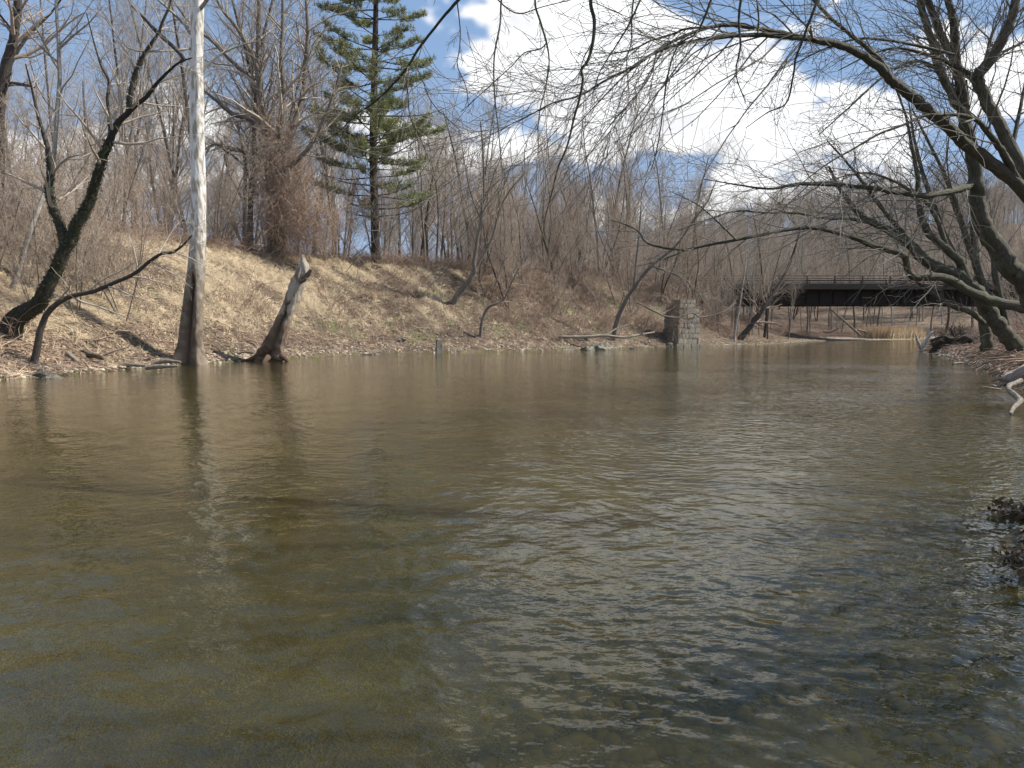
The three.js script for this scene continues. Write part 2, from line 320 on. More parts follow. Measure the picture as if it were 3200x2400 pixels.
// a limb drawn through given points [px, py, distance, width in px], smoothed; returns what sprout needs
function limb(T, list, sides, o = {}) {
  const P = list.map(([x, y, d]) => at(x, y, d)), c = new THREE.CatmullRomCurve3(P, false, 'centripetal'), n = o.n ?? (P.length - 1) * 3, pts = [], rad = [], dirs = [];
  if (o.root) { const g = groundY(P[0].x, P[0].z); P[0].y = Math.min(P[0].y, g - .15); if (P[0].y < g - 1.2) P[0].y = g - .5; }
  for (let i = 0; i <= n; i++) {
    const f = i / n * (P.length - 1), k = Math.min(P.length - 2, Math.floor(f)), q = f - k, a = list[k], b = list[k + 1];
    pts.push(c.getPoint(i / n)); rad.push(mix(a[3] * a[2], b[3] * b[2], q) / 2 / F);
  }
  for (let i = 0; i <= n; i++) dirs.push(V().subVectors(pts[Math.min(n, i + 1)], pts[Math.max(0, i - 1)]).normalize());
  if (o.crook) for (let i = 1; i < n; i++) pts[i].add(V(n3(i * .33, o.crook, 1), n3(i * .33, o.crook, 5), n3(i * .33, o.crook, 9)).multiplyScalar(rad[i] * .2));
  T.tube(pts, rad, sides, o);
  return { pts, rad, dirs, len: pts.reduce((s, p, i) => i ? s + p.distanceTo(pts[i - 1]) : 0, 0) };
}
const grow = (T, R, l, lv, o) => sprout(T, R, l.pts, l.rad, l.dirs, l.len, lv, o);

// ---------------------------------------------------------------- materials of wood
const M = {
  grey: bark(.33, .285, .235), twig: mat(.36, .305, .248, { vertexColors: true }), twigRed: mat(.365, .295, .235, { vertexColors: true }), twigPale: mat(.30, .26, .215, { vertexColors: true }),
  dark: bark(.12, .098, .08), twigDark: mat(.13, .108, .09, { vertexColors: true }),
  mossy: bark(.2, .185, .142, { bumpScale: .06 }), twigMossy: mat(.17, .152, .122, { vertexColors: true }),
  pale: bark(.56, .53, .47, { bumpScale: .012 }), drift: bark(.46, .39, .31, { bumpScale: .02 }), white: bark(.74, .70, .63, { bumpScale: .008 }), log: bark(.27, .205, .15),
  pine: bark(.12, .09, .072), cane: mat(.285, .21, .165, { vertexColors: true }), vine: mat(.36, .27, .21, { vertexColors: true }), leaf: mat(1, 1, 1, { vertexColors: true, side: THREE.DoubleSide }),
};

// ---------------------------------------------------------------- kinds of bare tree for the woods, each built once and copied
const KINDS = [];
{
  const make = (seed, o, h, r, wood, twig, forks = 1) => {
    const R = rng(seed), T = { trunk: new Tubes(), crown: new Tubes() };
    for (let k = 0; k < forks; k++) { const a = R() * 6.28, s = forks > 1 ? .22 + .2 * R() : .05; branch(T, R, V(Math.cos(a) * .1 * (forks > 1), -.4, Math.sin(a) * .1 * (forks > 1)), V(Math.cos(a) * s, 1, Math.sin(a) * s).normalize(), h * (k ? .65 + .35 * R() : 1), r * (k ? .8 : 1), 0, o); }
    KINDS.push({ trunk: T.trunk.geo(), crown: T.crown.geo(), wood, twig });
  };
  const tall = { seg: [12, 7, 5, 4], wob: [.14, .34, .45, .55], up: [.05, .5, .25, .1], n: [22, 11, 9], from: [.28, .15, .1], ang: [.75, .75, .8], ratio: [.36, .42, .45], shrink: [.6, .5, .4], rr: [.42, .5, .5], sides: [8, 5, 3, 3], solid: 0, least: .006, tone: .18, lift: [.2, .1, 0] };
  make(101, tall, 19, .19, M.grey, M.twig);
  make(102, { ...tall, from: [.2, .12, .1], n: [24, 11, 9] }, 16, .15, M.grey, M.twigRed);
  make(103, { ...tall, wob: [.2, .4, .5, .6], n: [18, 12, 9], ratio: [.45, .42, .4], ang: [.6, .7, .8] }, 21, .25, M.dark, M.twig);
  make(104, { ...tall, n: [16, 10, 8], up: [.05, .8, .4, .2], ang: [.5, .55, .7] }, 17, .11, M.grey, M.twig);
  make(105, { ...tall, n: [13, 10, 8], from: [.15, .12, .1], ratio: [.4, .4, .42] }, 11, .075, M.grey, M.twigRed, 3);
  make(106, { ...tall, n: [16, 11, 8], wob: [.3, .45, .5, .6] }, 14, .12, M.dark, M.twigRed, 2);
  make(107, { ...tall, n: [13, 9, 7], from: [.4, .2, .1], ratio: [.34, .45, .45] }, 22, .17, M.pale, M.twigPale);
  make(108, { ...tall, n: [12, 9, 7], from: [.1, .1, .1], ratio: [.38, .4, .42], least: .005 }, 6.5, .04, M.grey, M.twigRed, 4);
  // vines hanging in a tree: a shaggy brown mantle
}
function woodsTree(kind, x, z, s, turn, label, group, lean = 0) {
  const k = KINDS[kind], t = thing(['bare_tree', 'bare_tree', 'bare_tree', 'slender_tree', 'multi_stem_tree', 'multi_stem_tree', 'pale_tree', 'sapling'][kind], label, kind === 7 ? 'sapling' : 'tree', group);
  part('trunk', k.trunk, k.wood, t); part('crown', k.crown, k.twig, t);
  t.position.set(x, groundY(x, z), z); t.rotation.set(lean * Math.cos(turn), turn, lean * Math.sin(turn * 1.7)); t.scale.set(s * (.9 + .2 * ((turn * 7.3) % 1)), s, s * (.9 + .2 * ((turn * 5.1) % 1)));
  return t;
}

// ---------------------------------------------------------------- the pale sycamore at the water's edge, hollow at the foot
const pair = () => ({ trunk: new Tubes(), crown: new Tubes() });
const TW = { seg: [10, 6, 5, 4], wob: [.2, .4, .5, .6], up: [0, .3, .15, 0], n: [9, 8, 7], from: [.2, .15, .1], ang: [.8, .8, .85], ratio: [.35, .42, .45], shrink: [.4, .5, .4], rr: [.45, .5, .5], sides: [6, 5, 4, 3], solid: -1, least: .006, tone: .2 };
const mottled = (seed, lo, hi) => (p, nx, ny, nz) => {        // flaking bark: pale skin, grey and brown plates
  const n = fbm3(p.x + nx * 1.1 + seed, p.y * 1.3, p.z + nz * 1.1, 4), up = smooth(lo, hi, p.y + n * 5);
  const skin = lerp3([.86, .83, .78], [.44, .39, .31], smooth(.06, .16, n)), rough = lerp3([.24, .19, .14], [.12, .092, .068], smooth(-.2, .25, n));
  return lerp3(rough, skin, up);
};
{
  const t = thing('sycamore_tree', 'tall straight white barked sycamore with a hollow foot at the water edge', 'tree'), T = pair(), R = rng(31), D = 33.2;
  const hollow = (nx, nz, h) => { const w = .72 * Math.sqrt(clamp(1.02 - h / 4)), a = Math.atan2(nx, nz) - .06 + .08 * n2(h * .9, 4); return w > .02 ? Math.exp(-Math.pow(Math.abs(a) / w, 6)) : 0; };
  const shape = (nx, ny, nz, p) => { const a = Math.atan2(nx, nz), h = p.y, foot = smooth(1.3, 0, h);
    return (1 - .95 * hollow(nx, nz, h)) * (1 + foot * (.2 * Math.cos(3 * a + .9) + .1 * Math.cos(7 * a))) * (1 + .06 * n3(nx * 1.3, h * .5, nz * 1.3) + .035 * n3(nx * 4, h * 2.2, nz * 4)); };
  const skin = mottled(3, 3, 6.5), col = (p, nx, ny, nz) => lerp3(skin(p, nx, ny, nz), [.15, .11, .08], smooth(.3, .7, hollow(nx, nz, p.y)));   // bark colour blended to a darker brown inside the hollow
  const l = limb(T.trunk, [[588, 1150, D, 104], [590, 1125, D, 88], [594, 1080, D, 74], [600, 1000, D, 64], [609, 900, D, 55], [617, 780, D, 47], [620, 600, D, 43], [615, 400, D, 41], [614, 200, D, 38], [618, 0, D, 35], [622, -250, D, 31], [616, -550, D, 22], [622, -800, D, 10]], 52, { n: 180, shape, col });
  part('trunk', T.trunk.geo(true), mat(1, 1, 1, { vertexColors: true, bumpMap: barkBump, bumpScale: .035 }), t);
  const limbs = [[[618, 40, D, 12], [680, -40, 32.5, 10], [760, -90, 32, 8], [900, -80, 31, 5], [1010, -10, 30.5, 3]], [[615, 130, D, 10], [560, 60, 33, 8], [500, 5, 32, 6], [420, -60, 31, 4]], [[614, 240, D, 9], [690, 170, 33.6, 6], [800, 130, 34, 4], [870, 140, 34, 2]], [[620, -200, D, 14], [520, -330, 32, 10], [400, -380, 31, 6]], [[620, -330, D, 12], [740, -480, 34, 9], [860, -560, 35, 5]], [[613, 150, D, 8], [500, 160, 32, 6], [400, 150, 31.5, 4], [330, 60, 31, 3], [240, 0, 30.5, 2]]];
  for (const q of limbs) { const B = pair(), b = limb(B.trunk, q, 7, { col: [.8, .77, .7] }); part('limb', B.trunk.geo(), M.white, t); grow(T, R, b, 1, { ...TW, n: [0, 9, 7], up: [0, -.1, -.2, -.2] }); }
  grow(T, R, { ...l, pts: l.pts.slice(120), rad: l.rad.slice(120), dirs: l.dirs.slice(120), len: 12 }, 0, { ...TW, n: [10, 8, 6] });
  part('crown', T.crown.geo(), M.twigPale, t);
}

// ---------------------------------------------------------------- ivy on bark: small folded leaves round a limb
function ivy(T, R, l, from, to, count, size, off) {
  for (let k = 0; k < count; k++) {
    const f = mix(from, to, R()) * (l.pts.length - 1.001), i = Math.floor(f), c = l.pts[i].clone().lerp(l.pts[i + 1], f - i), s = sideways(l.dirs[i], R() * 6.28), r = l.rad[i] + off * R() * R();
    c.addScaledVector(s, r);
    const a = sideways(s, R() * 6.28).multiplyScalar(size * (.6 + .7 * R())), b = V().crossVectors(a, s).multiplyScalar(.8), tip = c.clone().add(a).addScaledVector(s, size * .4 * R()), g = .6 + .7 * R(), col = R() < .12 ? [.12 * g, .08 * g, .04 * g] : [.035 * g, .045 * g, .02 * g];
    const nn = V().crossVectors(a, b).normalize();
    T.face(c.clone().sub(a.clone().multiplyScalar(.3)), c.clone().add(b), tip, nn, col); T.face(c.clone().sub(a.clone().multiplyScalar(.3)), tip, c.clone().sub(b), nn, col);
  }
}
{
  const t = thing('ivy_clad_tree', 'dark ivy clad forked tree leaning over the water', 'tree'), T = pair(), R = rng(41), I = new Tubes(), D = 27;
  const dk = [.62, .6, .56];
  const main = limb(T.trunk, [[12, 1075, D, 84], [48, 1008, D, 59], [119, 944, D, 43], [156, 882, D, 37], [188, 817, D, 34], [217, 752, D, 33], [246, 694, D, 31], [282, 622, D, 28], [318, 499, D, 23], [340, 441, D, 21], [365, 394, D, 19], [405, 344, D, 16], [456, 304, D, 12], [503, 246, D, 9], [560, 195, D, 6], [600, 181, D, 4]], 16, { root: true, n: 60, crook: 3, col: dk, shape: (nx, ny, nz, p) => 1 + .12 * n3(nx * 1.6, p.y * .7, nz * 1.6) });
  part('trunk', T.trunk.geo(), M.dark, t);
  const stems = [
    [[205, 775, D, 30], [181, 687, D, 25], [163, 636, D, 23], [155, 600, D, 22], [159, 524, D, 19], [145, 452, D, 15], [127, 390, D, 11], [105, 300, D, 7], [80, 200, D - .5, 4]],
    [[401, 346, D, 16], [416, 253, D, 13], [434, 202, D, 12], [466, 145, D, 10], [495, 105, D, 9], [506, 72, D, 8], [528, 22, D, 7], [545, -60, D, 5], [560, -200, D, 3]],
    [[562, 195, D, 9], [575, 184, D, 12], [535, 141, D, 12], [488, 98, D, 11], [452, 58, D, 9], [412, 18, D, 6]],
    [[347, 425, D, 13], [340, 360, D, 11], [336, 307, D, 10], [340, 253, D, 8], [318, 210, D, 7], [300, 155, D, 5], [270, 40, D, 3]],
    [[98, 1052, D - 1, 24], [145, 987, D - 1, 18], [203, 933, D - 1, 15], [289, 911, D - 1, 13], [362, 882, D - 1, 12], [427, 850, D - 1.2, 11], [467, 817, D - 1.2, 10], [506, 792, D - 1.2, 9], [542, 788, D - 1.3, 8], [579, 759, D - 1.4, 6], [600, 735, D - 1.5, 4]],
  ];
  stems.forEach((q, k) => { const B = new Tubes(), b = limb(B, q, 9, { crook: k + 7, root: k === 4 }); part('limb', B.geo(), M.dark, t); if (k !== 2) grow(T, R, b, 1, { ...TW, n: [0, k === 4 ? 12 : 9, 8], up: [0, k === 4 ? -.7 : .1, -.1, 0], ratio: [0, .3, .45], pull: V(.5, 0, .2), pulls: [0, .4, .2] }); if (k < 2) ivy(I, R, b, 0, k ? .3 : .55, k ? 350 : 1100, .045, .08); });
  grow(T, R, { ...main, pts: main.pts.slice(26), rad: main.rad.slice(26), dirs: main.dirs.slice(26), len: 9 }, 1, { ...TW, n: [0, 16, 8], ratio: [0, .28, .45] });
  ivy(I, R, main, .05, .6, 4200, .045, .1);
  part('crown', T.crown.geo(), M.twig, t);
  part('ivy_leaves', I.geo(), M.leaf, t, 'stuff');
}

// ---------------------------------------------------------------- the broken snag
{
  const t = thing('broken_snag', 'leaning broken dead trunk with a dark hollow foot beside the river', 'snag'), T = new Tubes(), D = 37.2;
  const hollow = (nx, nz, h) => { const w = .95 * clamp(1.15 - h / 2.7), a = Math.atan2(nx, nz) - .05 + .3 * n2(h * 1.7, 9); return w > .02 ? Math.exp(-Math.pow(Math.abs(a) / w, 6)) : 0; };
  const shape = (nx, ny, nz, p, u) => { const a = Math.atan2(nx, nz); return (1 - .85 * hollow(nx, nz, p.y)) * (1 + .14 * n3(nx * 1.6, p.y * 1.3, nz * 1.6) + .06 * n3(nx * 5, p.y * 3, nz * 5) + .18 * smooth(.9, 0, p.y) * Math.cos(5 * a)) * (1 + .3 * smooth(.8, .97, u) * n3(nx * 3, 8, nz * 3)); };
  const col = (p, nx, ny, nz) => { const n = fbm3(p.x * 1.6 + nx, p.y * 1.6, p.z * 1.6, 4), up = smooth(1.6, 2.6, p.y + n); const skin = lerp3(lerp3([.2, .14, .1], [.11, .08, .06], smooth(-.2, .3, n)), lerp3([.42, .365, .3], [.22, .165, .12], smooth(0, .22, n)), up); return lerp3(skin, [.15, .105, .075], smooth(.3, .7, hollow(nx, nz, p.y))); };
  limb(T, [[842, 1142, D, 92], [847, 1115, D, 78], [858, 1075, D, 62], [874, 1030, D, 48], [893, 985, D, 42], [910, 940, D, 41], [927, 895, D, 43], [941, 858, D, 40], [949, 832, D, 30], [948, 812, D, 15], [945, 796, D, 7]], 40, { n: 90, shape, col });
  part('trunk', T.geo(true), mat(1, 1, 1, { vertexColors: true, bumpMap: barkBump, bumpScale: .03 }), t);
  const K = new Tubes(); limb(K, [[945, 872, D - .2, 18], [962, 858, D - .3, 15], [972, 843, D - .3, 10]], 9, { col: [.45, .4, .33] }); limb(K, [[940, 880, D - .25, 12], [952, 876, D - .55, 9], [957, 870, D - .7, 5]], 7, { col: [.5, .45, .38] });
  part('branch_stub', K.geo(), M.pale, t);
  for (const q of [[[840, 1085, D - .1, 34], [808, 1112, D - .2, 22], [765, 1128, D - .3, 9], [740, 1118, D - .2, 4]], [[880, 1112, D - .2, 20], [896, 1126, D - .5, 12], [905, 1136, D - .5, 6]], [[838, 1116, D - .4, 20], [826, 1130, D - .8, 13], [818, 1138, D - .9, 7]]]) { const B = new Tubes(); limb(B, q, 8, { col: [.75, .6, .5] }); part('root', B.geo(), M.log, t); }
}

// ---------------------------------------------------------------- the white pine
{
  const t = thing('pine_tree', 'tall green pine with layered branches on the bank top', 'tree'), T = pair(), N = new Tubes(), R = rng(51), D = 60;
  const l = limb(T.trunk, [[1176, 815, D, 34], [1175, 790, D, 29], [1172, 720, D, 26], [1169, 600, D, 25], [1166, 450, D, 23], [1170, 250, D, 20], [1175, 0, D, 15], [1178, -200, D, 9], [1180, -330, D, 3]], 14, { root: true, n: 50 });
  const foot = l.pts[0].y, top = l.pts[l.pts.length - 1].y;
  const needle = (p, d) => {                                  // a spray of long needles at the end of a shoot
    const g = .75 + .55 * R(), olive = R() < .72, col = olive ? [.27 * g, .28 * g, .11 * g] : [.15 * g, .19 * g, .1 * g], n = 9;
    for (let k = 0; k < n; k++) {
      const s = sideways(d, R() * 6.28), e = d.clone().multiplyScalar(.45 + .4 * R()).addScaledVector(s, .75).normalize(); e.y += .12;
      const L = .22 + .15 * R(), w = sideways(e, R() * 6.28).multiplyScalar(.017), a = p.clone().addScaledVector(d, (R() - .5) * .2);
      N.face(a.clone().add(w), a.clone().sub(w), a.clone().addScaledVector(e, L), V().crossVectors(w, e).normalize(), col);
    }
  };
  const heightOf = py => at(1170, py, D).y, lowest = heightOf(500), full = heightOf(300);
  let y = lowest, turn = .4;
  const Lm = new Tubes();
  while (y < top - .3) {
    const u = (y - foot) / (top - foot), f = (y - foot) / (l.pts[l.pts.length - 1].y - foot) * (l.pts.length - 1), i = Math.min(l.pts.length - 2, Math.floor(f)), c = l.pts[i].clone().lerp(l.pts[i + 1], f - i);
    const reach = y < full ? mix(3.6, 6.4, (y - lowest) / (full - lowest)) : mix(6.7, .6, Math.pow((y - full) / (top - full), 1.15));
    const sparse = smooth(full, lowest, y), m = 4 + Math.floor(R() * 2);
    for (let k = 0; k < m; k++) {
      turn += 2.1 + R() * .8; const a = turn + k * 6.28 / m, L = reach * (.42 + .75 * R()), rise = mix(.1, .55, u) + (R() - .5) * .25, bare = R() < .1 + sparse * .6;
      const d = V(Math.cos(a), rise * .4, Math.sin(a)).normalize(), pts = [c.clone()], rad = [], dirs = [], seg = 8, p = c.clone();
      for (let q = 1; q <= seg; q++) { d.y += (q < 4 ? -.03 : .085) + (R() - .5) * .06; d.x += (R() - .5) * .14; d.z += (R() - .5) * .14; d.normalize(); p.addScaledVector(d, L / seg); pts.push(p.clone()); }
      for (let q = 0; q <= seg; q++) { rad.push(mix(.055, .01, q / seg) * (.6 + L / 8)); dirs.push(V().subVectors(pts[Math.min(seg, q + 1)], pts[Math.max(0, q - 1)]).normalize()); }
      Lm.tube(pts, rad, 5);
      if (bare) { sprout({ trunk: T.crown, crown: T.crown }, R, pts, rad, dirs, L, 1, { ...TW, n: [0, 5, 4] }); continue; }
      const shoots = Math.round(mix(27, 18, sparse) * L / 4);
      for (let q = 0; q < shoots; q++) {
        const v = .34 + .66 * Math.pow((q + R()) / shoots, .8), g = Math.min(seg - .01, v * seg), ii = Math.floor(g), o = pts[ii].clone().lerp(pts[ii + 1], g - ii);
        const sd = dirs[ii].clone().multiplyScalar(.7).addScaledVector(sideways(dirs[ii], R() < .5 ? R() * .9 - .2 : 3.14 - R() * .9 + .2), .75); sd.y = Math.abs(sd.y) * .5 + .08 + .4 * R(); sd.normalize();
        const SL = (.4 + .9 * R()) * mix(1, .6, v) * Math.min(1, L / 3.5), sp = [o.clone()], s0 = o.clone();
        for (let w = 0; w < 3; w++) { sd.y += .1; sd.normalize(); s0.addScaledVector(sd, SL / 3); sp.push(s0.clone()); }
        T.crown.tube(sp, [.012, .009, .007, .005], 3);
        const k2 = Math.round(2 + SL * 5); for (let w = 0; w < k2; w++) { const h = .25 + .75 * (w + R()) / k2, hh = Math.min(2.99, h * 3), h0 = Math.floor(hh); needle(sp[h0].clone().lerp(sp[h0 + 1], hh - h0).add(V((R() - .5) * .42, (R() - .5) * .34, (R() - .5) * .42)), sd); }
      }
    }
    y += mix(.72, .48, u) * (.6 + .8 * R());
  }
  // dead snags on the bare lower trunk
  for (let k = 0; k < 26; k++) { const f = mix(.06, .42, R()) * 49, i = Math.floor(f), p = l.pts[i].clone().lerp(l.pts[i + 1], f - i), a = R() * 6.28, L = .5 + 2.6 * R() * R(); branch({ trunk: T.crown, crown: T.crown }, R, p, V(Math.cos(a), .15 - .3 * R(), Math.sin(a)).normalize(), L, .025, 1, { ...TW, n: [0, 4, 3], sides: [6, 4, 3, 3] }); }
  part('trunk', T.trunk.geo(), M.pine, t); part('branches', Lm.geo(), M.pine, t); part('twigs', T.crown.geo(), M.twigDark, t);
  part('crown', N.geo(), mat(1, 1, 1, { vertexColors: true, side: THREE.DoubleSide, roughness: .8 }), t);
}

// ---------------------------------------------------------------- hanging and climbing vines: a shaggy mantle of thin canes round a point
function vines(T, R, centre, rx, ry, rz, count, hang = .6) {
  for (let k = 0; k < count; k++) {
    const a = R() * 6.28, q = Math.sqrt(R()), p = centre.clone().add(V(Math.cos(a) * rx * q, (R() * 2 - 1) * ry * Math.sqrt(1 - q * q * .7), Math.sin(a) * rz * q)), d = V(R() - .5, (R() < hang ? -1 : 1) * (.6 + R()), R() - .5).normalize(), n = 5, L = .8 + 2.2 * R(), pts = [p.clone()], g = .75 + .55 * R();
    for (let i = 0; i < n; i++) { d.x += (R() - .5) * 1.6; d.y += (R() - .5) * 1.3; d.z += (R() - .5) * 1.6; d.normalize(); p.addScaledVector(d, L / n); pts.push(p.clone()); }
    const r = .006 + .008 * R(); T.tube(pts, [r, r, r, r * .9, r * .8, r * .5], 3, { col: [g, g * .98, g * .95] });
  }
}
{
  const t = thing('vine_covered_tree', 'spreading bare tree draped in brown vines left of the pine', 'tree'), T = pair(), Vn = new Tubes(), R = rng(61), D = 53.5;
  const l = limb(T.trunk, [[864, 790, D, 58], [862, 720, D, 50], [856, 600, D, 46], [846, 520, D, 42], [838, 470, D, 38]], 12, { root: true, n: 18, crook: 2 });
  part('trunk', T.trunk.geo(), M.grey, t);
  const L = [[[840, 480, D, 34], [822, 434, D, 26], [816, 340, D, 22], [812, 253, D, 20], [806, 150, D, 16], [810, 0, D, 12], [800, -200, D, 6]], [[846, 500, D, 30], [875, 400, D - .5, 22], [885, 300, D - .5, 18], [878, 200, D - 1, 14], [884, 60, D - 1, 10], [880, -120, D - 1, 5]], [[850, 520, D, 26], [915, 400, D + .5, 20], [945, 300, D + 1, 16], [955, 200, D + 1, 13], [962, 90, D + 1, 10], [950, -80, D + 1, 5]], [[838, 470, D, 28], [800, 382, D, 20], [765, 368, D, 17], [723, 354, D, 14], [687, 325, D, 11], [640, 285, D, 7], [590, 250, D, 4]], [[830, 440, D, 24], [800, 268, D + .6, 16], [720, 188, D + 1, 13], [669, 134, D + 1, 10], [600, 80, D + 1, 6], [540, 0, D + 1, 4]], [[815, 330, D, 18], [800, 203, D - .6, 13], [741, 90, D - 1, 10], [687, 18, D - 1, 8], [640, -90, D - 1, 4]], [[845, 540, D, 22], [800, 481, D - .6, 16], [723, 466, D - 1, 13], [676, 452, D - 1.2, 9], [630, 470, D - 1.4, 6]], [[855, 560, D, 20], [960, 470, D - 1, 14], [1000, 400, D - 1.4, 12], [1040, 300, D - 1.4, 9], [1065, 210, D - 1.4, 5]]];
  for (const q of L) { const B = new Tubes(), b = limb(B, q, 8, { crook: q[1][0] * .01 }); part('limb', B.geo(), M.grey, t); grow(T, R, b, 1, { ...TW, n: [0, 13, 9, 0], ratio: [0, .3, .42], up: [0, .25, .1, 0] }); grow(T, R, { ...b, pts: b.pts.slice(-6), rad: b.rad.slice(-6), dirs: b.dirs.slice(-6), len: b.len * .7 }, 1, { ...TW, n: [0, 8, 8] }); }
  part('crown', T.crown.geo(), M.twig, t);
  const c = at(880, 640, D - .8); vines(Vn, R, c, 1.85, 3.6, 1.5, 1500); vines(Vn, R, at(860, 470, D - .5), 1.4, 3, 1.3, 800); vines(Vn, R, at(960, 690, D - .6), 2.3, 1.7, 1.5, 900); vines(Vn, R, at(930, 560, D), 1.2, 2.4, 1.2, 600);
  part('vines', Vn.geo(), M.vine, t, 'stuff');
}
// ---------------------------------------------------------------- other trees told apart on the far bank
function drawnTree(name, label, category, trunk, limbs, wood, twig, o = {}) {
  const t = thing(name, label, category), T = pair(), R = rng(o.seed ?? 7), l = limb(T.trunk, trunk, o.sides ?? 10, { root: o.root ?? true, crook: o.crook ?? .5, col: o.col, n: (trunk.length - 1) * 5 });
  part('trunk', T.trunk.geo(), wood, t);
  const tw = { ...TW, n: [0, 10, 8], ...o.tw };
  for (const q of limbs) { const B = new Tubes(), b = limb(B, q, 7, { crook: q[1][1] * .013, col: o.col }); part('limb', B.geo(), wood, t); grow(T, R, b, 1, tw); }
  const k = Math.floor(l.pts.length * (o.from ?? .5)), up = a => a.slice(k);
  grow(T, R, { pts: up(l.pts), rad: up(l.rad), dirs: up(l.dirs), len: l.len * .6 }, 1, tw);
  part('crown', T.crown.geo(), twig, t);
  return t;
}
drawnTree('leaning_tree', 'slim dark tree with a crooked foot leaning up from the middle of the bank', 'tree', [[1415, 945, 57, 20], [1430, 922, 57, 17], [1462, 882, 57, 15], [1483, 846, 57, 14], [1481, 822, 57, 12], [1491, 756, 57, 11], [1505, 672, 57, 9], [1512, 600, 57, 8], [1509, 470, 57, 7], [1502, 380, 57, 4]], [[[1484, 845, 57, 9], [1540, 740, 57.5, 7], [1560, 660, 57.5, 6], [1590, 600, 57.5, 5], [1640, 540, 57.5, 2]], [[1505, 690, 57, 6], [1470, 600, 56.5, 5], [1450, 500, 56.5, 3], [1440, 430, 56.5, 2]]], M.grey, M.twigRed, { seed: 71, tw: { ratio: [0, .26, .45] } });
drawnTree('leaning_tree', 'thin stem bending right from the foot of the bank under brambles', 'tree', [[1500, 1010, 54.5, 12], [1510, 990, 54.5, 10], [1530, 958, 54.5, 8], [1570, 940, 54.4, 6], [1600, 880, 54.3, 5], [1625, 830, 54.3, 3], [1640, 790, 54.3, 2]], [], M.grey, M.twigRed, { seed: 72, from: .3 });
drawnTree('leaning_tree', 'dark tree leaning right over the river beside the stone pier', 'tree', [[1915, 1040, 63.5, 20], [1925, 1016, 63.5, 17], [1944, 962, 63.3, 14], [1980, 900, 63, 11], [2034, 831, 62.5, 10], [2106, 774, 62, 8], [2160, 700, 62, 7], [2210, 630, 62, 5], [2240, 560, 62, 2]], [[[1980, 900, 63, 8], [1990, 800, 63, 6], [2000, 700, 63, 5], [2005, 600, 63, 2]], [[2034, 831, 62.5, 6], [2090, 850, 61.5, 5], [2150, 880, 61, 3], [2230, 985, 60.5, 2]]], M.grey, M.twig, { seed: 73 });
drawnTree('dark_tree', 'small dark gnarled tree on the bank top behind the sycamore', 'tree', [[764, 745, 62, 18], [765, 690, 62, 14], [766, 600, 62, 13], [766, 506, 62, 11], [752, 430, 62, 9], [741, 390, 62, 5]], [[[765, 640, 62, 9], [740, 590, 62, 7], [715, 540, 62, 5], [700, 480, 62, 3]], [[766, 520, 62, 8], [720, 480, 62, 7], [680, 455, 62, 5], [655, 430, 62, 2]], [[766, 560, 62, 8], [790, 500, 62, 6], [800, 440, 62, 4]]], M.dark, M.twigDark, { seed: 74 });
drawnTree('pale_tree', 'slender pale barked tree standing left of the ivy clad tree', 'tree', [[30, 940, 31, 20], [50, 870, 31, 17], [70, 800, 31, 15], [95, 720, 31, 14], [125, 640, 31.5, 13], [160, 540, 32, 13], [175, 400, 32, 13], [185, 250, 32, 12], [182, 120, 32, 10], [175, 0, 32, 8], [178, -200, 32, 4]], [[[188, 150, 32, 8], [230, 110, 32, 6], [280, 70, 32, 4], [320, 20, 32, 2]], [[184, 220, 32, 6], [130, 120, 31.5, 5], [90, 40, 31, 3]]], M.pale, M.twigPale, { seed: 75, from: .55 });
drawnTree('broad_tree', 'thick dark tree with vines at the upper frame edge beyond the pale tree', 'tree', [[-20, 830, 37, 50], [-15, 700, 37, 44], [-8, 500, 37, 38], [0, 300, 37, 34], [20, 200, 37, 30], [45, 110, 37, 25], [55, 0, 37, 22], [50, -200, 37, 10]], [[[0, 270, 37, 16], [40, 262, 37, 13], [90, 268, 37, 8], [110, 275, 37, 4]], [[45, 110, 37, 14], [0, 50, 37, 10], [-60, -30, 37, 6]], [[20, 220, 37, 14], [80, 120, 37.5, 10], [160, 40, 38, 6], [230, -60, 38, 3]]], M.dark, M.twigRed, { seed: 76 });

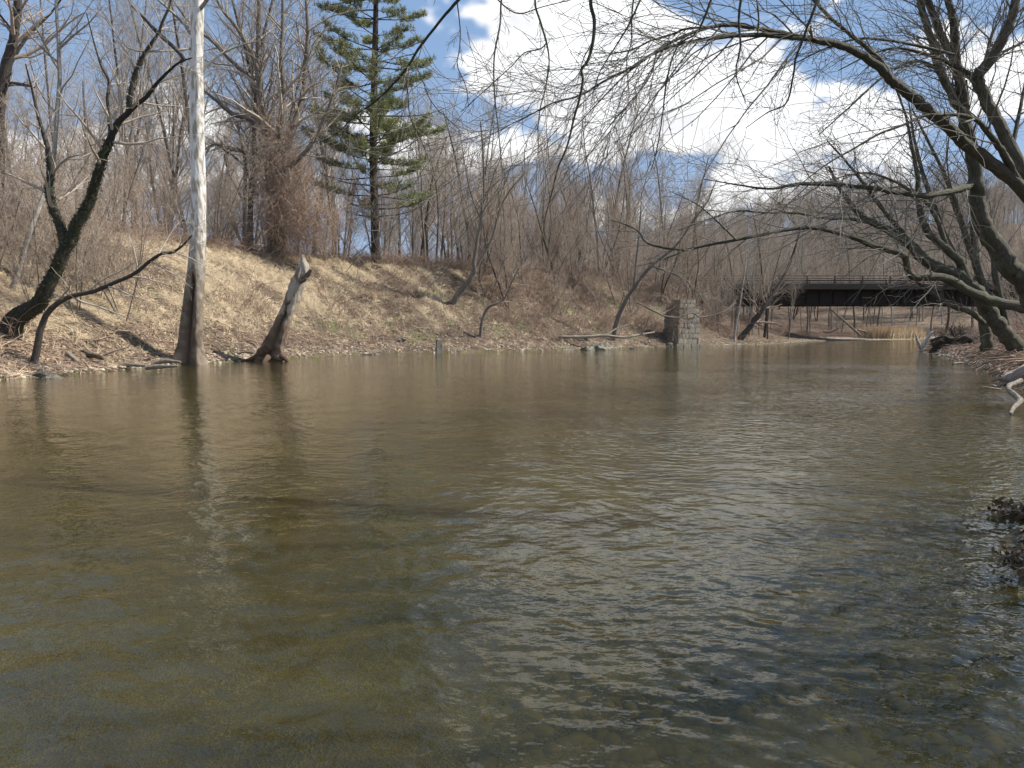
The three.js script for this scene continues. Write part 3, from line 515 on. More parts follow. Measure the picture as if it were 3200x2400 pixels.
// ---------------------------------------------------------------- bridge
function box(x0, x1, y0, y1, z0, z1) { const g = new THREE.BoxGeometry(x1 - x0, y1 - y0, z1 - z0); g.translate((x0 + x1) / 2, (y0 + y1) / 2, (z0 + z1) / 2); return g; }
{
  const t = thing('road_bridge', 'dark steel girder bridge with a pipe railing crossing the river', 'bridge'), Z = -106, X0 = 22, X1 = 96;
  const steel = mat(.022, .018, .016, { roughness: .95 }), deckM = mat(.115, .095, .08, { map: soilTex.map }), rust = mat(.075, .05, .04, { roughness: .8 }), stoneM = mat(.26, .235, .2, { map: soilTex.map, bumpMap: soilTex.bump, bumpScale: .03 });
  for (const [k, z] of [[0, Z - 1.5], [1, Z - 3.6], [2, Z - 5.9], [3, Z - 8.4]]) {
    const gi = part('girder', box(X0, X1, 5.3, 7.4, z - .015, z + .015), steel, t);
    part('flange', box(X0, X1, 5.2, 5.3, z - .28, z + .28), steel, gi); part('flange', box(X0, X1, 7.32, 7.4, z + .017, z + .25), steel, gi);
    if (k < 1) for (let x = X0 + 1; x < X1; x += 2) part('stiffener', box(x - .015, x + .015, 5.302, 7.318, z + .017, z + .2), steel, gi);
  }
  part('deck', box(X0 - 4, X1 + 4, 7.405, 8.25, Z - 9.3, Z), deckM, t);
  for (const z of [Z - .15, Z - 9.15]) {
    for (let x = X0 + .6; x < X1; x += 4) part('railing_post', box(x - .1, x + .1, 8.25, 9.36, z - .07, z + .07), rust, t);
    for (const y of [8.62, 8.98, 9.36]) { const g = new THREE.CylinderGeometry(.065, .065, X1 - X0 + 6, 8); g.rotateZ(Math.PI / 2); g.translate((X0 + X1) / 2, y, z + (y > 9 ? 0 : .1)); part('rail', g, rust, t); }
  }
  for (const [a, b] of [[X0 - 5, X0 + .6], [X1 - .6, X1 + 5]]) part('abutment', box(a, b, -.5, 5.195, Z - 9.4, Z - .25), stoneM, t);
}
// ---------------------------------------------------------------- the old stone pier, laid in rough courses
{
  const t = thing('stone_pier', 'ruined grey stone bridge pier standing at the foot of the bank', 'pier'), R = rng(81), c = at(2152, 1081, 69.3);
  t.position.set(c.x, 0, c.z); t.rotation.y = .46;
  const mats = [0, 1, 2, 3].map(k => mat(...[[.54, .49, .41], [.49, .46, .4], [.57, .5, .39], [.43, .4, .35]][k], { map: soilTex.map, bumpMap: soilTex.bump, bumpScale: .05 }));
  const Wd = 2.75, Dp = 2, Ht = 4.35;
  part('mortar_core', box(-Wd / 2 + .12, Wd / 2 - .12, -.6, Ht - .6, -Dp + .1, -.04), mat(.3, .265, .215, { map: soilTex.map }), t);
  const variants = Array.from({ length: 6 }, (_, k) => { const g = new THREE.BoxGeometry(1, 1, 1, 3, 3, 3), p = g.attributes.position; for (let i = 0; i < p.count; i++) { const x = p.getX(i), y = p.getY(i), z = p.getZ(i), r = Math.pow(Math.abs(x * 2) ** 16 + Math.abs(y * 2) ** 16 + Math.abs(z * 2) ** 16, 1 / 16), q = 1 + .05 * n3(x * 2.6 + k * 9, y * 2.6, z * 2.6); p.setXYZ(i, x / r * q, y / r * q, z / r * q); } g.computeVertexNormals(); return g; });
  const stone = (x, y, z, w, h, d, yaw) => { const m = part('stone', variants[Math.floor(R() * 6)], mats[Math.floor(R() * 4)], t); m.position.set(x, y, z); m.scale.set(w, h, d); m.rotation.y = yaw; };
  // plinth just above the water, then the courses, the last ones broken away
  let y = -.35;
  const hs = [.62, .5, .46, .52, .44, .5, .42, .48, .44, .4];
  hs.forEach((h, k) => {
    const out = k === 0 ? .28 : 0, w = Wd / 2 - k * .028 + out, fade = k > 7 ? .62 : 1;
    let x = -w; while (x < w * (fade < 1 ? .35 : 1) - .1) { const l = Math.min(w - x, .35 + .55 * R()); if (l > .14) stone(x + l / 2, y + h / 2, out - .22 + (R() - .5) * .07, l - .012, h - .012, .5 + .1 * R(), (R() - .5) * .14); x += l; }
    for (const s of [-1, 1]) { let z = -.5 + out; const end = k > 6 ? -Dp * .5 : -Dp; while (z > end) { const l = .4 + .6 * R(); stone(s * (w - .2) + (R() - .5) * .06, y + h / 2, z - l / 2, .48, h - .012, l - .012, (R() - .5) * .05); z -= l; } }
    y += h;
  });
}
{ // climbing vines over the top of the pier
  const t = scene.getObjectByName('stone_pier'), T = new Tubes(), R = rng(88); vines(T, R, V(-.3, 4.1, -.9), 1.5, .7, 1.0, 260); vines(T, R, V(-1.3, 2.6, -.3), .4, 1.5, .7, 160);
  part('vines', T.geo(), M.vine, t, 'stuff');
}
// ---------------------------------------------------------------- stones, posts and driftwood
function rockGeo(seed, flat = .7) { const g = new THREE.IcosahedronGeometry(1, 3), p = g.attributes.position, v = V(); for (let i = 0; i < p.count; i++) { v.fromBufferAttribute(p, i); const q = 1 + .38 * n3(v.x * .9 + seed, v.y * .9, v.z * .9) + .14 * n3(v.x * 2.3 + seed, v.y * 2.3, v.z * 2.3); p.setXYZ(i, v.x * q, v.y * q * flat, v.z * q); } g.computeVertexNormals(); return g; }
const ROCKS = [1, 2, 3, 4].map(k => rockGeo(k * 17, k % 2 ? .5 : .75));
const rockM = [mat(.40, .36, .29, { map: soilTex.map, bumpMap: soilTex.bump, bumpScale: .05 }), mat(.30, .27, .225, { map: soilTex.map, bumpMap: soilTex.bump, bumpScale: .05 })];
function rock(px, py, d, w, label, k = 0, m = 0, tall = 1, group) { const p = at(px, py, d), o = tag(part('rock', ROCKS[k], rockM[m], scene), label, 'rock', group); o.position.set(p.x, Math.max(groundY(p.x, p.z), -.15), p.z); o.scale.set(w, w * tall, w * .8); o.rotation.y = k * 1.7 + px; return o; }
rock(1875, 1082, 58.2, 1.15, 'large pale slab of rock at the waterline below the pale fallen log', 0, 0, 1.1);
rock(1838, 1084, 57.5, .7, 'small pale rock left of the large slab at the waterline', 1, 0, .8);
rock(1775, 1090, 56.8, .5, 'flat pale rock at the waterline, leftmost below the fallen log', 2, 0, .6);
rock(1895, 1078, 58.6, .6, 'tilted pale rock leaning on the large slab', 3, 0, 1.3);
rock(2092, 1080, 68.5, .45, 'round pale rock at the left foot of the stone pier', 1, 0, .8);
rock(1975, 1082, 61.5, .45, 'grey rock in the leaves midway between slab and pier', 3, 1, .7);
rock(130, 1080, 24.6, .34, 'dark topped boulder under the ivy clad tree, upper of two', 1, 1, .9);
rock(158, 1117, 24, .42, 'pale boulder under the ivy clad tree, lower of two', 3, 0, .7);
rock(232, 1140, 24.4, .2, 'small pale stone at the water under the ivy clad tree', 0, 0, .9);
rock(470, 1132, 31, .26, 'pale rounded stone among the driftwood left of the sycamore', 2, 0, .7);
rock(690, 1132, 34.4, .3, 'flat stone at the water just right of the sycamore', 0, 1, .6);
rock(915, 1122, 39, .42, 'pale flat stone at the water right of the broken snag', 2, 0, .45);
rock(1172, 1104, 47.5, .42, 'flat pale stone on the shore below the brown slope', 0, 0, .5);
rock(1255, 1092, 51, .36, 'brown stone half buried above the shore line', 3, 1, .6);
rock(2283, 1035, 88, .5, 'pale boulder beside the broken white trunk past the pier', 1, 0, .9);
{ // a weathered upright slab standing in the shallows
  const p = at(1371, 1105, 50.2), g = new THREE.BoxGeometry(.42, 1.25, .3, 3, 6, 2), q = g.attributes.position; for (let i = 0; i < q.count; i++) { const x = q.getX(i), y = q.getY(i), z = q.getZ(i); q.setXYZ(i, x * (1 - .18 * (y + .6)) + .03 * n3(x * 4, y * 3, z * 4), y + .04 * n3(x * 5, y, 2), z + .03 * n3(x * 4, y * 3, 9)); } g.computeVertexNormals();
  const o = tag(part('stone_post', g, mat(.38, .36, .31, { map: soilTex.map, bumpMap: soilTex.bump, bumpScale: .03 }), scene), 'small grey upright stone post at the shore below the slope', 'post'); o.position.set(p.x, .3, p.z); o.rotation.set(.05, .4, -.04);
}
function drift(name, label, list, m = M.drift, o = {}) { // a fallen log or branch, with side branches of its own
  const t = thing(name, label, o.category ?? 'log', o.group), B = new Tubes(), l = limb(B, list[0], o.sides ?? 9, { crook: list[0][0][0] * .01, capCol: [1.1, 1, .85], shape: (nx, ny, nz, p) => 1 + .12 * n3(nx * 1.5 + p.x * 2, p.y * 3, nz * 1.5) });
  part('trunk', B.geo(), m, t);
  for (const q of list.slice(1)) { const S = new Tubes(); limb(S, q, 6, { crook: q[0][1] * .02 }); part('branch', S.geo(), m, t); }
  if (o.twigs) { const T = pair(); grow(T, rng(list[0][0][0] | 0), l, 1, { ...TW, n: [0, o.twigs, 5], ratio: [0, .25, .4], up: [0, .1, 0, 0] }); part('twigs', T.crown.geo(), M.cane, t); }
  return t;
}
drift('fallen_log', 'long pale bare log lying on the shore left of the stone pier', [[[1745, 1052, 58.5, 9], [1800, 1053, 58.6, 10], [1850, 1051, 59, 10], [1890, 1048, 59.4, 9], [1950, 1054, 60, 8], [2000, 1046, 61, 7], [2045, 1038, 62, 5]], [[1895, 1048, 59.4, 6], [1925, 1028, 60, 5], [1965, 1015, 60.5, 3]], [[2005, 1045, 61, 5], [2020, 1015, 61, 4], [2030, 985, 61, 2]]]);
drift('fallen_branch', 'thin grey branch arching across the front of the stone pier', [[[1990, 945, 66, 4], [2030, 965, 66, 5], [2080, 988, 66.5, 5], [2120, 992, 67, 5], [2165, 978, 67.5, 4], [2185, 990, 68, 4], [2215, 988, 68.5, 3], [2270, 970, 69, 3], [2300, 945, 70, 2]], [[2130, 990, 67, 3], [2145, 965, 67, 2]]], M.grey, { category: 'branch', twigs: 5 });
drift('fallen_branch', 'white bleached branch lying in the water right of the stone pier', [[[2216, 1076, 74, 5], [2240, 1077, 74, 6], [2282, 1080, 74, 5]], [[2240, 1076, 74, 4], [2228, 1068, 74.2, 3], [2218, 1062, 74.4, 2]]], M.white, { category: 'branch' });
drift('driftwood_piece', 'short white piece of driftwood at the water below leaning trunks', [[[2300, 1078, 75.6, 6], [2308, 1078, 75.6, 8], [2316, 1078, 75.6, 5]]], M.white, { category: 'driftwood' });
drift('forked_branch', 'bleached white forked branch standing out of the river near the far bank', [[[2876, 1104, 57.5, 14], [2882, 1086, 57.5, 14], [2891, 1070, 57.5, 13], [2900, 1055, 57.5, 11], [2907, 1043, 57.5, 10], [2922, 1035, 57.5, 5]], [[2879, 1092, 57.5, 10], [2871, 1074, 57.3, 10], [2865, 1058, 57.2, 8], [2862, 1044, 57.2, 5]], [[2904, 1048, 57.5, 6], [2906, 1036, 57.5, 3]]], M.white, { category: 'branch' });
drift('fallen_log', 'dark split log on the mud left of the sycamore driftwood', [[[255, 1097, 29.5, 14], [285, 1109, 29, 17], [320, 1118, 28.6, 15]], [[322, 1112, 28.8, 8], [350, 1100, 29, 6], [402, 1085, 29.5, 4]]], M.log);
const heap = [[[350, 1142], [400, 1139], [455, 1143]], [[395, 1126], [430, 1128], [500, 1124]], [[420, 1118], [455, 1109], [505, 1112]], [[455, 1150], [500, 1146], [555, 1144]], [[480, 1137], [520, 1128], [565, 1132]], [[175, 1058], [215, 1068], [265, 1078]], [[210, 1103], [240, 1128], [268, 1151]], [[40, 1100], [80, 1088], [110, 1105]], [[415, 1136], [445, 1131], [470, 1120]]];
heap.forEach((q, k) => drift('driftwood_stick', ['curved pale stick lying lowest at the water in the driftwood heap', 'straight pale stick across the driftwood heap left of the sycamore', 'bent stick at the top of the driftwood heap left of the sycamore', 'pale stick at the water closest to the hollow sycamore foot', 'short stick leaning on the left root of the sycamore', 'weathered stick on the ground below the leaning low stem', 'slanting pale stick running down to the water under the ivy clad tree', 'crooked stick at the frame edge under the ivy clad tree', 'thin stick crossing the middle of the driftwood heap'][k], [q.map(([x, y], i) => [x, y, 1.6 * F / Math.max(60, (q.reduce((a, b) => Math.max(a, b[1]), 0) + 10 - 1030)), [13, 15, 7][i]])], M.drift, { category: 'driftwood' }));
drift('fallen_branch', 'small white twisted branch between sycamore and snag', [[[735, 1075, 37.5, 4], [745, 1088, 37.4, 5], [744, 1103, 37.2, 6], [765, 1100, 37.2, 5], [790, 1105, 37.2, 5]]], M.drift, { category: 'branch' });
drift('fallen_branch', 'thin curved pale stick on the shore below the slope', [[[1105, 1095, 47, 3], [1130, 1107, 46.8, 4], [1160, 1106, 46.8, 4], [1200, 1092, 47.4, 3]]], M.drift, { category: 'branch' });
drift('tree_snag', 'pale broken upright trunk past the stone pier', [[[2300, 1062, 88, 20], [2301, 1040, 88, 17], [2303, 1000, 88, 16], [2306, 960, 88, 14]]], M.drift, { category: 'snag' });
drift('leaning_dead_tree', 'dark thick trunk leaning right at the waterline under the bridge end', [[[2305, 1072, 82, 22], [2325, 1045, 82, 19], [2355, 1005, 82, 17], [2385, 965, 82, 14], [2430, 900, 83, 11], [2470, 820, 84, 8], [2500, 720, 84, 4]]], M.dark, { category: 'tree', twigs: 12 });
drift('fallen_log', 'long thin log propped against the gravel bar under the bridge', [[[2595, 965, 121, 5], [2640, 1005, 120.5, 6], [2690, 1049, 120, 7]], [[2640, 1005, 120.5, 3], [2600, 1010, 120, 2]]], M.grey);
drift('fallen_log', 'pale log lying along the gravel bar beneath the bridge', [[[2680, 1030, 122, 5], [2715, 1040, 122, 6], [2760, 1052, 121, 5]]], M.drift);
drift('fallen_log', 'short dark log on the far shore left of the gravel bar', [[[2575, 1038, 116, 6], [2600, 1035, 116, 6], [2620, 1026, 116, 4]]], M.grey);
drift('bark_log', 'thick pale log sticking out of the bank at the frame edge', [[[3300, 1118, 17.2, 46], [3230, 1145, 17.2, 46], [3190, 1166, 17, 44], [3160, 1182, 17, 38], [3138, 1194, 16.8, 28]], [[3150, 1188, 16.8, 14], [3120, 1184, 16.7, 10], [3100, 1190, 16.6, 6]], [[3140, 1196, 16.8, 12], [3112, 1207, 16.5, 8], [3098, 1202, 16.4, 4]]], bark(.52, .41, .33, { bumpScale: .02 }), { sides: 14 });
drift('root_stub', 'pale knotted root hanging down to the water at the frame edge', [[[3190, 1190, 15.2, 16], [3150, 1213, 14.8, 15], [3172, 1235, 14.6, 18], [3190, 1250, 14.2, 18], [3170, 1270, 13.9, 14], [3158, 1292, 13.6, 10]], [[3180, 1245, 14.3, 10], [3215, 1262, 14.2, 8]]], M.drift, { category: 'root' });
drift('thin_stick', 'thin pale stick poking from the bank over the water', [[[3066, 1207, 18.5, 3], [3090, 1211, 18.6, 4], [3130, 1216, 18.9, 4]]], M.drift, { category: 'stick' });
drift('shore_stick', 'dark tipped stick reaching into the river from the leafy bank', [[[2976, 1137, 34, 5], [3000, 1134, 34.3, 7], [3040, 1142, 34.6, 6]]], M.drift, { category: 'stick' });

// ---------------------------------------------------------------- trees of the near bank, leaning out over the river
const DR = { seg: [10, 8, 6, 4], wob: [.2, .42, .5, .55], up: [0, -.15, -.25, -.1], n: [0, 12, 8], from: [0, .12, .1], ang: [.7, .62, .7], ratio: [.3, .37, .42], shrink: [.4, .35, .4], rr: [.4, .42, .5], sides: [8, 5, 4, 3], solid: -1, least: .0045, most: [.05, .024, .009], tone: .2, pull: V(-1, .05, .1), pulls: [0, .5, .25, 0] };
function bankTree(label, trunks, limbs, seed, o = {}) {
  const t = thing('overhanging_tree', label, 'tree'), T = pair(), R = rng(seed), tw = { ...DR, ...o };
  const mossy = (p, nx, ny, nz) => { const n = fbm3(p.x * 1.5, p.y * 1.5, p.z * 1.5, 3), g = smooth(.02, .3, n + .12); return lerp3([1.12, 1.08, 1.0], [.9, .96, .7], g * .8); };
  for (const q of trunks) { const B = new Tubes(), l = limb(B, q, 14, { root: true, crook: q[1][0] * .01, n: (q.length - 1) * 7, col: mossy, shape: (nx, ny, nz, p) => 1 + .09 * n3(nx * 1.4 + p.x * .8, p.y * .9, nz * 1.4 + p.z) + .06 * n3(nx * 3.5, p.y * 3.2, nz * 3.5) }); part('trunk', B.geo(), M.mossy, t); const k = Math.floor(l.pts.length * (o.cut ?? .3)); grow(T, R, { pts: l.pts.slice(k), rad: l.rad.slice(k), dirs: l.dirs.slice(k), len: Math.min(9, l.len) }, 1, { ...tw, n: [0, Math.round(l.len * (o.thick ?? 2.2)), 11] }); }
  for (const q of limbs) { const B = new Tubes(), l = limb(B, q, 9, { crook: q[1][1] * .01, col: mossy, n: (q.length - 1) * 6, shape: (nx, ny, nz, p) => 1 + .12 * n3(nx + p.x * 1.3, p.y * 1.6, nz + p.z) }); part('limb', B.geo(), M.mossy, t); grow(T, R, { ...l, len: Math.min(8, l.len) }, 1, { ...tw, n: [0, Math.round(6 + l.len * (o.dense ?? 2.3)), 10] }); }
  part('crown', T.crown.geo(), M.twigMossy, t);
  return t;
}
bankTree('tree sending one long arching limb across the sky over the river',
  [[[3420, 1180, 17, 60], [3400, 1050, 17, 52], [3330, 800, 17, 46], [3260, 670, 16.8, 42], [3196, 593, 16.6, 40], [3123, 532, 16.4, 37], [3015, 448, 16, 35], [2942, 380, 15.7, 33], [2888, 333, 15.4, 31], [2834, 289, 15.2, 29], [2790, 257, 15, 28], [2762, 224, 14.8, 26], [2707, 181, 14.6, 24], [2635, 145, 14.3, 22], [2563, 127, 14, 19], [2490, 118, 13.7, 16], [2396, 110, 13.4, 14], [2287, 112, 13, 12], [2215, 121, 12.8, 11], [2142, 134, 12.6, 10], [2052, 163, 12.3, 9], [1962, 217, 12, 8], [1889, 253, 11.8, 7], [1813, 298, 11.6, 6], [1727, 322, 11.4, 5], [1672, 351, 11.3, 4], [1600, 387, 11.2, 3], [1500, 440, 11, 2]]],
  [[[2545, 124, 14, 14], [2470, 108, 13.8, 14], [2396, 94, 13.6, 13], [2287, 78, 13.4, 12], [2197, 90, 13.2, 10], [2124, 119, 13, 9], [2063, 152, 12.8, 8], [2010, 190, 12.6, 7], [1958, 231, 12.4, 6], [1882, 307, 12.2, 4], [1803, 390, 12, 3], [1700, 470, 11.8, 2]],
   [[2215, 88, 13.2, 8], [2142, 90, 13.3, 7], [2106, 105, 13.4, 7], [2034, 127, 13.4, 6], [1998, 145, 13.4, 5], [1944, 163, 13.4, 4], [1860, 166, 13.4, 2]],
   [[2788, 254, 15, 16], [2762, 203, 15, 14], [2707, 148, 15, 12], [2653, 105, 15, 11], [2599, 58, 15, 10], [2541, 0, 15, 9], [2440, -110, 15, 6], [2330, -200, 15, 3]],
   [[3188, 590, 16.6, 24], [3152, 506, 16.3, 22], [3123, 459, 16.1, 20], [3094, 420, 15.9, 17], [3051, 376, 15.6, 13], [2993, 358, 15.3, 11], [2940, 360, 15.1, 10], [2888, 362, 15, 9], [2823, 391, 14.8, 8], [2744, 420, 14.6, 7], [2671, 463, 14.4, 6], [2599, 503, 14.2, 5], [2508, 571, 14, 3], [2430, 640, 14, 2]],
   [[2980, 170, 16, 7], [2900, 150, 15.8, 9], [2800, 130, 15.6, 8], [2700, 120, 15.4, 7], [2640, 130, 15.2, 6], [2560, 160, 15, 5], [2480, 200, 15, 3], [2400, 230, 15, 2]],
   [[2052, 163, 12.3, 6], [2030, 240, 12, 5], [1960, 330, 11.8, 4], [1900, 400, 11.6, 3], [1830, 500, 11.4, 2]]], 201, { cut: .45, thick: 2.4 });
bankTree('tall forked mossy tree rising past the arching limb, middle of the near bank trees',
  [[[3290, 1150, 22, 80], [3250, 960, 22, 69], [3196, 871, 22, 64], [3152, 835, 22, 59], [3123, 781, 22, 54], [3087, 727, 22, 50], [3058, 660, 22, 45], [3052, 579, 22, 40], [3037, 470, 22, 37], [3018, 398, 22, 34], [3012, 325, 22, 32], [2997, 253, 22, 27], [2986, 181, 22, 25], [2979, 72, 22, 22], [2964, 0, 22, 20], [2945, -200, 22, 16], [2930, -500, 22, 6]]],
  [[[3010, 350, 22, 24], [2986, 325, 22, 24], [2964, 271, 22, 24], [2935, 217, 22, 22], [2917, 145, 22, 21], [2895, 72, 22, 20], [2874, 0, 22, 18], [2840, -200, 22, 9], [2800, -350, 22, 4]], [[2984, 190, 22, 22], [2960, 150, 22, 22], [2928, 72, 22, 20], [2899, 0, 22, 17], [2860, -160, 22, 10], [2830, -300, 22, 4]],
   [[3062, 560, 22, 22], [3030, 580, 21.9, 22], [2990, 592, 21.5, 21], [2900, 610, 20.6, 18], [2800, 600, 20, 15], [2700, 585, 19.5, 13], [2600, 578, 19, 11], [2500, 575, 18.6, 9], [2400, 590, 18.2, 7], [2290, 575, 18, 5], [2200, 560, 18, 3]],
   [[2935, 217, 22, 12], [2860, 190, 21.5, 9], [2760, 240, 21, 7], [2660, 330, 20.6, 5], [2560, 420, 20.3, 3]]], 202, { cut: .35 });
bankTree('dark elbowed tree at the frame edge bending up and away',
  [[[3400, 1160, 20, 56], [3340, 900, 20, 48], [3270, 680, 20, 42], [3215, 570, 20, 38], [3178, 506, 20, 36], [3145, 434, 20, 34], [3105, 362, 20, 34], [3069, 289, 20, 34], [3055, 240, 20, 34], [3087, 200, 20, 30], [3123, 140, 20, 29], [3156, 72, 20, 26], [3174, 0, 20, 25], [3190, -200, 20, 20], [3210, -450, 20, 8]]],
  [[[3055, 245, 20, 14], [3020, 225, 19.8, 12], [2960, 195, 19.6, 11], [2880, 165, 19.4, 9], [2790, 150, 19.2, 7], [2700, 180, 19, 5], [2620, 220, 19, 3]], [[3160, 470, 20, 14], [3190, 330, 20.5, 10], [3210, 200, 21, 7], [3200, 60, 21, 4]]], 203, { cut: .4, pulls: [0, .15, .1, 0], up: [0, .2, 0, 0] });
bankTree('mossy leaning tree with several low stems spreading over the water before the bridge',
  [[[3215, 1130, 30, 60], [3196, 1106, 30, 54], [3141, 1045, 30, 48], [3094, 980, 30, 44], [3065, 930, 30, 42], [3030, 890, 30, 38], [2990, 855, 30, 34], [2924, 835, 30, 33], [2881, 808, 30, 31], [2845, 768, 30, 29], [2780, 723, 30, 24], [2725, 694, 30, 21], [2682, 668, 30, 18], [2653, 630, 30, 15], [2624, 590, 30, 11], [2590, 520, 30, 6]]],
  [[[3260, 975, 29, 36], [3200, 962, 29, 34], [3087, 936, 29, 32], [3015, 904, 28.6, 28], [2960, 870, 28.3, 26], [2906, 864, 28, 24], [2852, 864, 27.8, 24], [2836, 840, 27.7, 22], [2830, 803, 27.6, 20], [2800, 788, 27.5, 19], [2762, 777, 27.4, 18], [2707, 759, 27.2, 17], [2653, 737, 27, 15], [2545, 712, 26.6, 13], [2472, 716, 26.3, 11], [2400, 730, 26, 10], [2287, 752, 25.6, 9], [2215, 766, 25.4, 8], [2135, 781, 25.2, 7], [2070, 774, 25, 6], [2016, 755, 25, 6], [1998, 727, 25, 5], [1962, 705, 25, 4], [1907, 687, 25, 2]],
   [[3022, 882, 30, 30], [2997, 817, 30, 27], [2942, 766, 30, 24], [2906, 734, 30, 22], [2885, 694, 30, 20], [2870, 636, 30, 18], [2868, 560, 30, 15], [2850, 460, 30, 11], [2830, 360, 30, 7], [2800, 280, 30, 4]],
   [[3075, 1010, 29.5, 16], [3030, 975, 29, 15], [2960, 950, 28.6, 14], [2900, 905, 28.2, 11], [2865, 880, 28, 8], [2850, 850, 28, 5]],
   [[2960, 950, 28.6, 9], [2944, 925, 28.5, 8], [2945, 905, 28.5, 6], [2962, 892, 28.5, 4]],
   [[2740, 700, 30, 12], [2660, 684, 29.5, 10], [2560, 680, 29, 9], [2480, 664, 28.5, 8], [2400, 665, 28, 7], [2300, 660, 27.6, 6], [2200, 690, 27.2, 4], [2120, 720, 27, 3]],
   [[2960, 780, 30, 16], [2935, 700, 30, 14], [2900, 640, 30, 12], [2850, 600, 30, 10], [2780, 560, 30, 8], [2700, 540, 30, 6], [2600, 560, 30, 3]],
   [[3080, 975, 30.4, 24], [3020, 860, 30.6, 20], [2962, 760, 30.8, 18], [2920, 650, 31, 15], [2884, 540, 31, 12], [2856, 430, 31, 8], [2840, 320, 31, 4]],
   [[3120, 1020, 30.2, 26], [3075, 900, 30.5, 22], [3040, 800, 30.8, 19], [3000, 680, 31, 16], [2958, 560, 31, 12], [2900, 440, 31, 8], [2850, 340, 31, 4]],
   [[3150, 1050, 30, 24], [3112, 860, 30.4, 20], [3094, 740, 30.8, 17], [3066, 620, 31, 14], [3044, 500, 31, 10], [3030, 380, 31, 5]],
   [[2930, 837, 30, 18], [2850, 760, 30.4, 15], [2764, 660, 30.6, 13], [2700, 575, 30.8, 10], [2640, 500, 31, 7], [2585, 440, 31, 4]],
   [[2300, 750, 25.6, 6], [2250, 700, 25.4, 5], [2180, 640, 25.2, 4], [2100, 600, 25, 2]], [[2150, 780, 25.2, 5], [2100, 800, 25, 4], [2050, 818, 25, 3], [1990, 832, 25, 2]]], 204, { cut: .5, dense: 2.1 });
bankTree('straight slender grey tree standing at the tip of the near bank',
  [[[3090, 1108, 34, 42], [3084, 1080, 34, 36], [3076, 998, 34, 31], [3062, 889, 34, 26], [3047, 781, 34, 22], [3040, 690, 34, 18], [3042, 560, 34, 15], [3030, 400, 34, 11], [3020, 250, 34, 6]]], [[[3047, 790, 34, 9], [3000, 700, 34, 7], [2960, 600, 34, 5], [2900, 520, 34, 3]]], 205, { cut: .35 });
